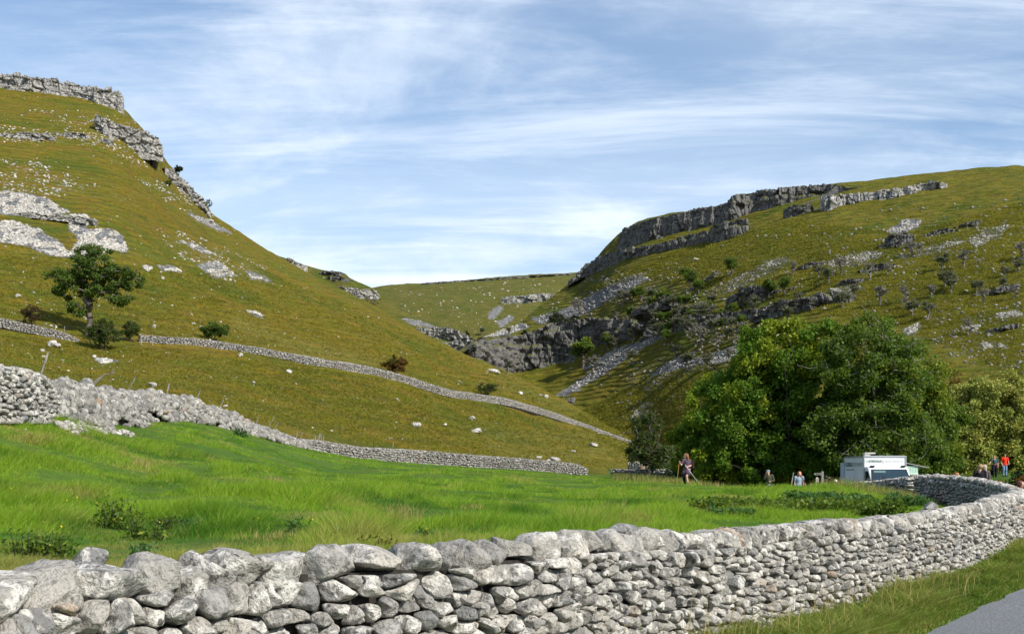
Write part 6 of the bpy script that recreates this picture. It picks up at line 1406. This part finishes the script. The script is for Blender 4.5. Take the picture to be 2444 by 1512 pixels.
# 3 woman in blue top
J3 = stand(.95); J3.update(head=(.02, -.03, 1.50), wrr=(.20, -.16, .95))
blue = cloth('top_pale_blue', (.26, .34, .40), .35, 40)
person('woman with long auburn hair in a pale blue patterned top', gpos(1907, 1122, 1.68, 61), J3, (-.1, -1, 0), dict(foot_dir=(0, -1, 0), clothes=[('top', blue, lambda j: shirt(j, .55, .035, 'pelvis', .06)), ('trousers', cloth('jeans_dark', (.02, .03, .06)), lambda j: trousers(j, 1))]),
       lambda j, f, l, u: ('hair', plain('hair_auburn', (.22, .075, .03), .5, .3, 40), [('e', j['head'] - f * .03 + u * .03, (.115, .105, .115)), (j['head'] - l * .07, j['head'] - l * .10 - u * .24, .055, .05), (j['head'] + l * .07, j['head'] + l * .08 - u * .26, .055, .05), (j['head'] - f * .07, j['head'] - f * .08 - u * .22, .09, .09)], .02), shoe=blk)
hb_ = gpos(1907, 1122, 1.68, 61)
hbg = blob('handbag', [((hb_[0] + .17, hb_[1] - .14, hb_[2] + 1.32), (hb_[0] + .24, hb_[1] - .16, hb_[2] + 1.0), .02, .03), ('e', (hb_[0] + .27, hb_[1] - .12, hb_[2] + .9), (.11, .06, .12))], .01, plain('bag_brown', (.12, .05, .04)), None); tag(hbg, 'dark reddish shoulder bag carried by the woman in pale blue', 'handbag')
# 4 seated white-haired person, 5 seated dark-haired one
def seated(h=1.0): 
    J = stand(h); d = .42
    for k in ('head', 'neck', 'chest', 'waist', 'pelvis', 'shl', 'shr', 'ell', 'elr', 'wrl', 'wrr', 'hipl', 'hipr'): a = J[k]; J[k] = (a[0], a[1], a[2] - d)
    J['knl'] = (-.12, -.44, .50); J['knr'] = (.12, -.44, .50); J['anl'] = (-.12, -.44, .08); J['anr'] = (.12, -.44, .08); return J
J4 = seated(.95); J4.update(wrr=(.10, -.20, 1.02), elr=(.25, -.18, .75), sider=(0, 0, 1), curlr=(0, -1, 0))
p4 = gpos(1995, 1141, 1.28, 68)
person('seated white-haired person with sunglasses, hand to face, left of the van', p4, J4, (.55, -.8, 0), dict(foot_dir=(0, -1, 0), clothes=[('top', cloth('top_grey_blue', (.35, .37, .42)), lambda j: shirt(j, 1.8, .02)), ('trousers', navy, lambda j: trousers(j, 1))]),
       lambda j, f, l, u: ('hair', plain('hair_white', (.62, .60, .57)), [('e', j['head'] - f * .03 + u * .03, (.125, .115, .115))], .02), shoe=blk)
bn = empty('bench', (p4[0], p4[1] + .05, p4[2])); tag(bn, 'plain wooden bench carrying the seated people by the gate', 'bench'); solid('seat', [box((-.2, 0, .40), (2.0, .4, .05))], WG, bn, .01)
for sx in (-1.0, .6): solid('leg', [box((sx, 0, .18), (.08, .34, .38))], WG, bn)
J5 = seated(.97); p5 = (p4[0] - .62, p4[1], p4[2])
person('seated dark-haired person in shade between gate and white-haired person', p5, J5, (-.3, .9, 0), dict(foot_dir=(0, -1, 0), clothes=[('top', navy, lambda j: shirt(j, 1.8, .02)), ('trousers', navy, lambda j: trousers(j, 1))]),
       lambda j, f, l, u: ('hair', plain('hair_dark', (.035, .018, .012)), [('e', j['head'] - f * .02 + u * .03, (.12, .11, .12))], .02), shoe=blk)
# 6 red-haired head behind the wall
J6 = stand(.92); g6 = gpos(2283.5, 1125.5, 1.62, 52.5)
person('person with ginger hair, only the top of the head above the wall', g6, J6, (.2, -1, 0), dict(foot_dir=(0, -1, 0), clothes=[('top', cloth('top_rust', (.2, .08, .05)), lambda j: shirt(j, 1.8)), ('trousers', navy, lambda j: trousers(j, 1))]),
       lambda j, f, l, u: ('hair', plain('hair_ginger', (.34, .13, .05)), [('e', j['head'] - f * .01 + u * .04, (.118, .115, .105))], .01), shoe=blk)
# 7 couple
J7 = stand(.97); J7.update(wrl=(-.16, -.22, 1.30), ell=(-.26, -.08, 1.10), curll=(.2, -1, .3), sidel=(0, .2, 1)); g7 = gpos(2339, 1105, 1.70, 48.4)
hood = cloth('coat_black', (.010, .010, .014))
person('person in a black hooded coat with blond hair in a bun, back turned', g7, J7, (-.75, .55, 0), dict(foot_dir=(-1, 0, 0), clothes=[('coat', hood, lambda j: shirt(j, 1.9, .05, 'pelvis', .06) + [('e', (.14, .10, 1.24), (.12, .10, .15)), ('e', (.08, .12, 1.32), (.14, .08, .10))]), ('trousers', navy, lambda j: trousers(j, 1))]),
       lambda j, f, l, u: ('hair', plain('hair_blond', (.34, .22, .11), .5, .3, 60), [('e', j['head'] - f * .015 + u * .03, (.112, .105, .112)), ('e', j['head'] - f * .11 + u * .03, (.05, .05, .045))], .012), shoe=blk)
J8 = stand(.98); g8 = gpos(2349, 1106, 1.72, 49.4)
person('fair grey-haired person standing just behind the person in the black coat', g8, J8, (-.2, .9, 0), dict(foot_dir=(0, -1, 0), clothes=[('top', cloth('top_pink', (.10, .08, .08)), lambda j: shirt(j, 1.8)), ('trousers', navy, lambda j: trousers(j, 1))]),
       lambda j, f, l, u: ('hair', plain('hair_ash', (.38, .30, .22), .5, .3, 60), [('e', j['head'] - f * .02 + u * .02, (.118, .11, .12)), (j['head'] - f * .05, j['head'] - f * .05 - u * .13, .09, .08)], .015), shoe=blk)
# 9 red shirt, 10 companion
J9 = stand(1.0); J9.update(wrr=(.26, -.10, .98), elr=(.27, -.02, 1.14)); g9 = (*P(2398, 1134, 90)[:3],)
person('person in a bright red T-shirt and blue jeans on the path in the trees', tuple(P(2398, 1137, 84)), J9, (0, -1, 0), dict(foot_dir=(0, -1, 0), clothes=[('shirt', cloth('shirt_red', (.62, .035, .012)), lambda j: shirt(j, .6, .04, 'pelvis', .05)), ('jeans', cloth('jeans_pale', (.16, .25, .36)), lambda j: trousers(j, 1))]),
       lambda j, f, l, u: ('hair', plain('hair_brown_dark', (.08, .04, .02)), [('e', j['head'] - f * .01 + u * .04, (.11, .105, .105))], .01), shoe=blk)
J10 = stand(.93); J10.update(wrl=(-.42, -.1, .98), ell=(-.32, -.02, 1.10), knl=(-.16, -.1, .48))
person('person in dark clothes with a red belt beside the red-shirted person', tuple(P(2374, 1138, 83)), J10, (-.6, -.8, 0), dict(foot_dir=(0, -1, 0), clothes=[('top', cloth('top_teal', (.05, .08, .10)), lambda j: shirt(j, .6, .02)), ('skirt', navy, lambda j: trousers(j, .8, .06)), ('belt', plain('belt_red', (.45, .02, .03)), lambda j: [(j['waist'] - up(.06), j['waist'] - up(.04), .15, .15, (1, .8, .3))])]),
       lambda j, f, l, u: ('hair', plain('hair_light_brown', (.12, .07, .04)), [('e', j['head'] - f * .02 + u * .03, (.11, .105, .11))], .01), shoe=blk)
# 11 at the right edge
J11 = stand(.97); g11 = gpos(2437, 1144, 1.70, 39.5)
person('brown-haired person cut off by the right edge behind the wall bend', g11, J11, (.5, -.8, 0), dict(foot_dir=(0, -1, 0), clothes=[('top', cloth('top_brown', (.10, .055, .04)), lambda j: shirt(j, 1.8)), ('trousers', navy, lambda j: trousers(j, 1))]),
       lambda j, f, l, u: ('hair', plain('hair_dark_red', (.14, .06, .04)), [('e', j['head'] - f * .02 + u * .03, (.115, .11, .115)), (j['head'] - f * .06, j['head'] - f * .07 - u * .18, .08, .08)], .015), shoe=blk)

# ------------------------------------------------------------------ herbs and weeds
def herb(x, y, wpx, hpx_, name, label, mat, seed, n, ls, start=8, stems=14, kind=None, cat='plant', group=None, Y=None, red=.1):
    asp_ = .42 if kind else .2
    h_ = hit(x, y, start) if Y is None else ground(x, Y)
    if h_ is None: return
    r = np.random.default_rng(seed); Yd = h_[1]; w_, hg_ = wpx * Yd / F / 2, hpx_ * Yd / F
    S0 = np.c_[r.uniform(-1, 1, stems) * w_, r.uniform(-1, 1, stems) * w_ * .7]; top = S0 * 1.2; hs_ = hg_ * r.uniform(.45, 1.05, stems)
    C = []; gz = lambda X_, Y_: (drop(X_, Y_) or h_[2])
    base = np.array([gz(h_[0] + a, h_[1] + b) - h_[2] for a, b in S0])
    Pn = []; par = []; rad = []
    for i in range(stems):
        k0 = len(Pn); Pn.append(np.r_[S0[i], base[i] - .03]); par.append(-1); rad.append(.006 + .0001 * Yd); Pn.append(np.r_[(S0[i] + top[i]) / 2 + r.normal(0, .02, 2), base[i] + hs_[i] * .5]); par.append(k0); rad.append(.005 + .0001 * Yd); Pn.append(np.r_[top[i], base[i] + hs_[i]]); par.append(k0 + 1); rad.append(.003)
    st_ = r.integers(0, stems, n); t = r.random(n) ** .8; sp_ = .10 * hg_ + .04
    C = np.c_[S0[st_] + (top[st_] - S0[st_]) * t[:, None] + r.normal(0, sp_, (n, 2)), base[st_] + hs_[st_] * (.08 + .92 * t)]
    if kind:
        o = leaves(name, C, ls, mat, None, seed, .1, np.c_[r.random(n), (r.random(n) < red) * .8]); o.location = h_.tolist(); tag(o, label, None, None, kind); return
    root = empty(name, h_); tag(root, label, cat, group)
    tubes('stems', np.array(Pn), np.array(par), np.array(rad), M['bark_dark'], root, 4); leaves('foliage', C[::1] if n > 1000 else C[:int(n * .8)], ls * 1.25, mat, root, seed, -.1, np.c_[r.random(n), (r.random(n) < red) * .8][:len(C) if n > 1000 else int(n * .8)], asp_)
herb(1900, 1228, 380, 36, 'nettle_patch', 'dark green nettle and thistle patch behind the front wall', M['leaf_mid'], 801, 16000, .085, stems=420, kind='stuff')
herb(1990, 1210, 170, 34, 'nettle_patch', 'taller clump at the back of the nettle patch', M['leaf_nettle'], 802, 6500, .085, stems=120, kind='stuff')
herb(1745, 1232, 90, 18, 'nettle_patch', 'thin left end of the nettle patch', M['leaf_nettle'], 803, 1300, .09, stems=50, kind='stuff')
herb(288, 1262, 80, 62, 'thistle', 'large dark green thistle clump in the left of the pasture', M['leaf_mid'], 804, 560, .065, stems=16)
herb(350, 1290, 60, 50, 'thistle', 'thistle clump just right of the largest one', M['leaf_mid'], 805, 300, .06, stems=10)
herb(398, 1262, 40, 34, 'thistle', 'small thistle with brown stalk near the thistle pair', M['leaf_scrub'], 806, 240, .05, stems=7)
herb(85, 1335, 130, 70, 'bramble', 'dark scrubby weeds behind the wall at the far left', M['leaf_mid'], 807, 800, .05, stems=24)
herb(355, 1335, 56, 40, 'thistle', 'low thistle against the wall top, left', M['leaf_nettle'], 808, 260, .05, stems=8)
herb(708, 1268, 26, 34, 'thistle', 'single upright thistle left of the straw tuft', M['leaf_nettle'], 809, 160, .05, stems=5)
herb(835, 1290, 60, 26, 'ragwort', 'low weed with yellow flowers behind the wall', M['leaf_nettle'], 810, 300, .05, stems=9)
herb(900, 1310, 40, 30, 'thistle', 'brownish seeding thistle at the wall top', M['leaf_rust'], 811, 120, .045, stems=8)
herb(1018, 1288, 30, 24, 'thistle', 'small dark thistle behind the middle of the wall', M['leaf_nettle'], 812, 180, .05, stems=6)
herb(460, 1255, 60, 20, 'thistle', 'spread of low thistles right of the clump', M['leaf_nettle'], 813, 240, .05, stems=10)
herb(600, 1262, 40, 22, 'thistle', 'purple-flowered thistle in the left half of the pasture', M['leaf_scrub'], 814, 180, .05, stems=7)
herb(5, 985, 60, 50, 'nettles', 'dark nettles at the foot of the intact left wall', M['leaf_nettle'], 815, 1200, .12, 15, stems=26)
herb(360, 1004, 60, 34, 'nettles', 'nettles growing against the rubble heap', M['leaf_nettle'], 816, 800, .16, 20, stems=22)
herb(575, 1042, 26, 18, 'nettles', 'small weed tuft at the foot of the falling rubble', M['leaf_nettle'], 817, 300, .16, 20, stems=9)
herb(2170, 1212, 80, 30, 'weeds', 'tall shaded weeds in the corner where the walls meet', M['leaf_nettle'], 818, 1800, .09, 15, stems=40, red=.2)
herb(2235, 1215, 60, 30, 'weeds', 'willowherb stems in front of the ladder', M['leaf_scrub'], 819, 700, .07, 15, stems=16, red=.3)
herb(2390, 1335, 34, 26, 'weeds', 'bright green weeds on the verge under the far end of the wall', M['leaf_nettle'], 820, 400, .06, 5, stems=10)
herb(1350, 1118, 50, 8, 'weeds', 'brown dead stalks at the foot of the boundary wall', M['leaf_rust'], 821, 300, .2, 60, stems=14)
# straw tufts in the meadow
for i, (x, y, hp_, n_, lab) in enumerate([(955, 1243, 52, 150, 'tall straw-coloured grass tuft in the middle of the meadow'), (1475, 1225, 40, 70, 'sparse straw tuft right of centre in the meadow'), (1640, 1228, 36, 40, 'thin straw stems below the walking woman'), (660, 1285, 30, 70, 'pale bent grass tuft near the wall, left'), (1130, 1215, 18, 90, 'low brownish tussock in the meadow'), (340, 1115, 26, 200, 'brown tussock on the left rise of the meadow'), (660, 1150, 16, 160, 'brown tussock in the upper left meadow')]):
    h_ = hit(x, y, 8); r = np.random.default_rng(830 + i); Yd = h_[1]; hg_ = hp_ * Yd / F
    X = h_[0] + r.normal(0, .16 * hg_ + .12, n_); Yy = h_[1] + r.normal(0, .16 * hg_ + .1, n_)
    o = blades('grass_tuft', X, Yy, field_z(X, Yy), hg_ * r.uniform(.35, 1.05, n_), np.full(n_, .007 + .0002 * Yd), M['blade_verge'], None, (.12, 0), .3, 840 + i, (r.random(n_), r.uniform(.5, 1, n_)), two=True); tag(o, lab, 'grass tuft', 'straw-coloured tufts in the meadow')
# ladybird-yellow meadow flowers
r = np.random.default_rng(900); C = []
for k in range(150):
    h_ = hit(r.uniform(0, 2100), r.uniform(1020, 1300), 8)
    if h_ is not None: C.append(h_ + [0, 0, .12 + .003 * h_[1]])
C = np.array(C); o = leaves('meadow_flowers', C, .022, plain('petal_yellow', (.75, .5, .02)), None, 901, 0, np.zeros((len(C), 2))); tag(o, 'tiny yellow flowers dotted over the meadow', None, None, 'stuff')

# ------------------------------------------------------------------ sky, sun, camera
AZ = 50.0; EL = 37.0
w = bpy.data.worlds.new('World'); scene.world = w; w.use_nodes = True
nt = w.node_tree; bg = nt.nodes['Background']
sky = nt.nodes.new('ShaderNodeTexSky'); sky.sky_type = 'NISHITA'; sky.sun_disc = False
sky.sun_elevation = R(EL); sky.sun_rotation = R(180 - AZ); sky.air_density = 1.0; sky.dust_density = .35; sky.ozone_density = 2.2
def wn(t, **k):
    o = nt.nodes.new(t)
    for a, b in k.items(): setattr(o, a, b)
    return o
L_ = nt.links.new
tc = wn('ShaderNodeTexCoord'); sp = wn('ShaderNodeSeparateXYZ'); L_(tc.outputs['Generated'], sp.inputs[0])
def wm(op, a, b=0.0, c=None):
    o = wn('ShaderNodeMath', operation=op)
    for i, v in enumerate((a, b) if c is None else (a, b, c)):
        if hasattr(v, 'links'): L_(v, o.inputs[i])
        else: o.inputs[i].default_value = v
    return o.outputs[0]
zz = wm('ADD', wm('MAXIMUM', sp.outputs[2], 0.0), .13)
cv = wn('ShaderNodeCombineXYZ'); L_(wm('DIVIDE', sp.outputs[0], zz), cv.inputs[0]); L_(wm('DIVIDE', sp.outputs[1], zz), cv.inputs[1])
def cloud(scale, rot, loc, detail, rough, dist, lo, hi):
    mp = wn('ShaderNodeMapping'); mp.inputs['Scale'].default_value = scale; mp.inputs['Rotation'].default_value = (0, 0, R(rot)); mp.inputs['Location'].default_value = loc
    L_(cv.outputs[0], mp.inputs[0])
    n = wn('ShaderNodeTexNoise'); n.inputs['Scale'].default_value = 1; n.inputs['Detail'].default_value = detail; n.inputs['Roughness'].default_value = rough; n.inputs['Distortion'].default_value = dist
    L_(mp.outputs[0], n.inputs['Vector'])
    r_ = wn('ShaderNodeMapRange'); r_.interpolation_type = 'SMOOTHSTEP'; L_(n.outputs['Fac'], r_.inputs[0]); r_.inputs[1].default_value = lo; r_.inputs[2].default_value = hi
    return r_.outputs[0]
c_wisp = cloud((.7, 2.6, 1), -24, (3.1, 1.7, 0), 9, .66, .6, .42, .73)
c_puff = cloud((1.5, 1.5, 1), 20, (5.3, 8.2, 0), 9, .6, .3, .45, .72)
c_veil = cloud((.35, .6, 1), 0, (1.0, 4.0, 0), 3, .5, 0, .30, .70)
tot = wm('ADD', wm('MULTIPLY', c_wisp, .44), wm('MULTIPLY', c_puff, .40)); tot = wm('ADD', tot, wm('MULTIPLY', c_veil, .36)); 
hz = wn('ShaderNodeMapRange'); L_(sp.outputs[2], hz.inputs[0]); hz.inputs[1].default_value = .0; hz.inputs[2].default_value = .30; hz.inputs[3].default_value = .34; hz.inputs[4].default_value = 0.0
tot = wm('MINIMUM', wm('ADD', tot, hz.outputs[0]), .95)
mx = wn('ShaderNodeMix', data_type='RGBA'); L_(tot, mx.inputs[0]); hs_ = wn('ShaderNodeHueSaturation'); hs_.inputs['Saturation'].default_value = 1.25; hs_.inputs['Value'].default_value = 1.12; L_(sky.outputs[0], hs_.inputs['Color']); L_(hs_.outputs[0], mx.inputs[6]); mx.inputs[7].default_value = (7.5, 8.3, 9.3, 1)
L_(mx.outputs[2], bg.inputs[0]); bg.inputs[1].default_value = 0.10

sun = bpy.data.lights.new('sun', 'SUN'); sun.energy = 4.8; sun.angle = R(.53); sun.color = (1, .95, .87)
so = bpy.data.objects.new('sun', sun); COL.objects.link(so)
d = Vector((math.sin(R(AZ)) * math.cos(R(EL)), -math.cos(R(AZ)) * math.cos(R(EL)), math.sin(R(EL))))
so.rotation_euler = d.to_track_quat('Z', 'Y').to_euler(); so.location = (30, -30, 40)

cam = bpy.data.cameras.new('camera'); co = bpy.data.objects.new('camera', cam); COL.objects.link(co)
cam.sensor_width = 36; cam.lens = F / 2444 * 36; cam.clip_start = .1; cam.clip_end = 6000
co.rotation_euler = (R(90), 0, 0); cam.shift_y = (H - 756) / 2444
scene.camera = co
scene.render.engine = 'CYCLES'
scene.view_settings.view_transform = 'Standard'; scene.view_settings.look = 'None'; scene.view_settings.gamma = 1; scene.view_settings.exposure = 0.42
scene.cycles.max_bounces = 6; scene.cycles.diffuse_bounces = 3; scene.cycles.transparent_max_bounces = 6
scene.render.resolution_x = 1024; scene.render.resolution_y = 633
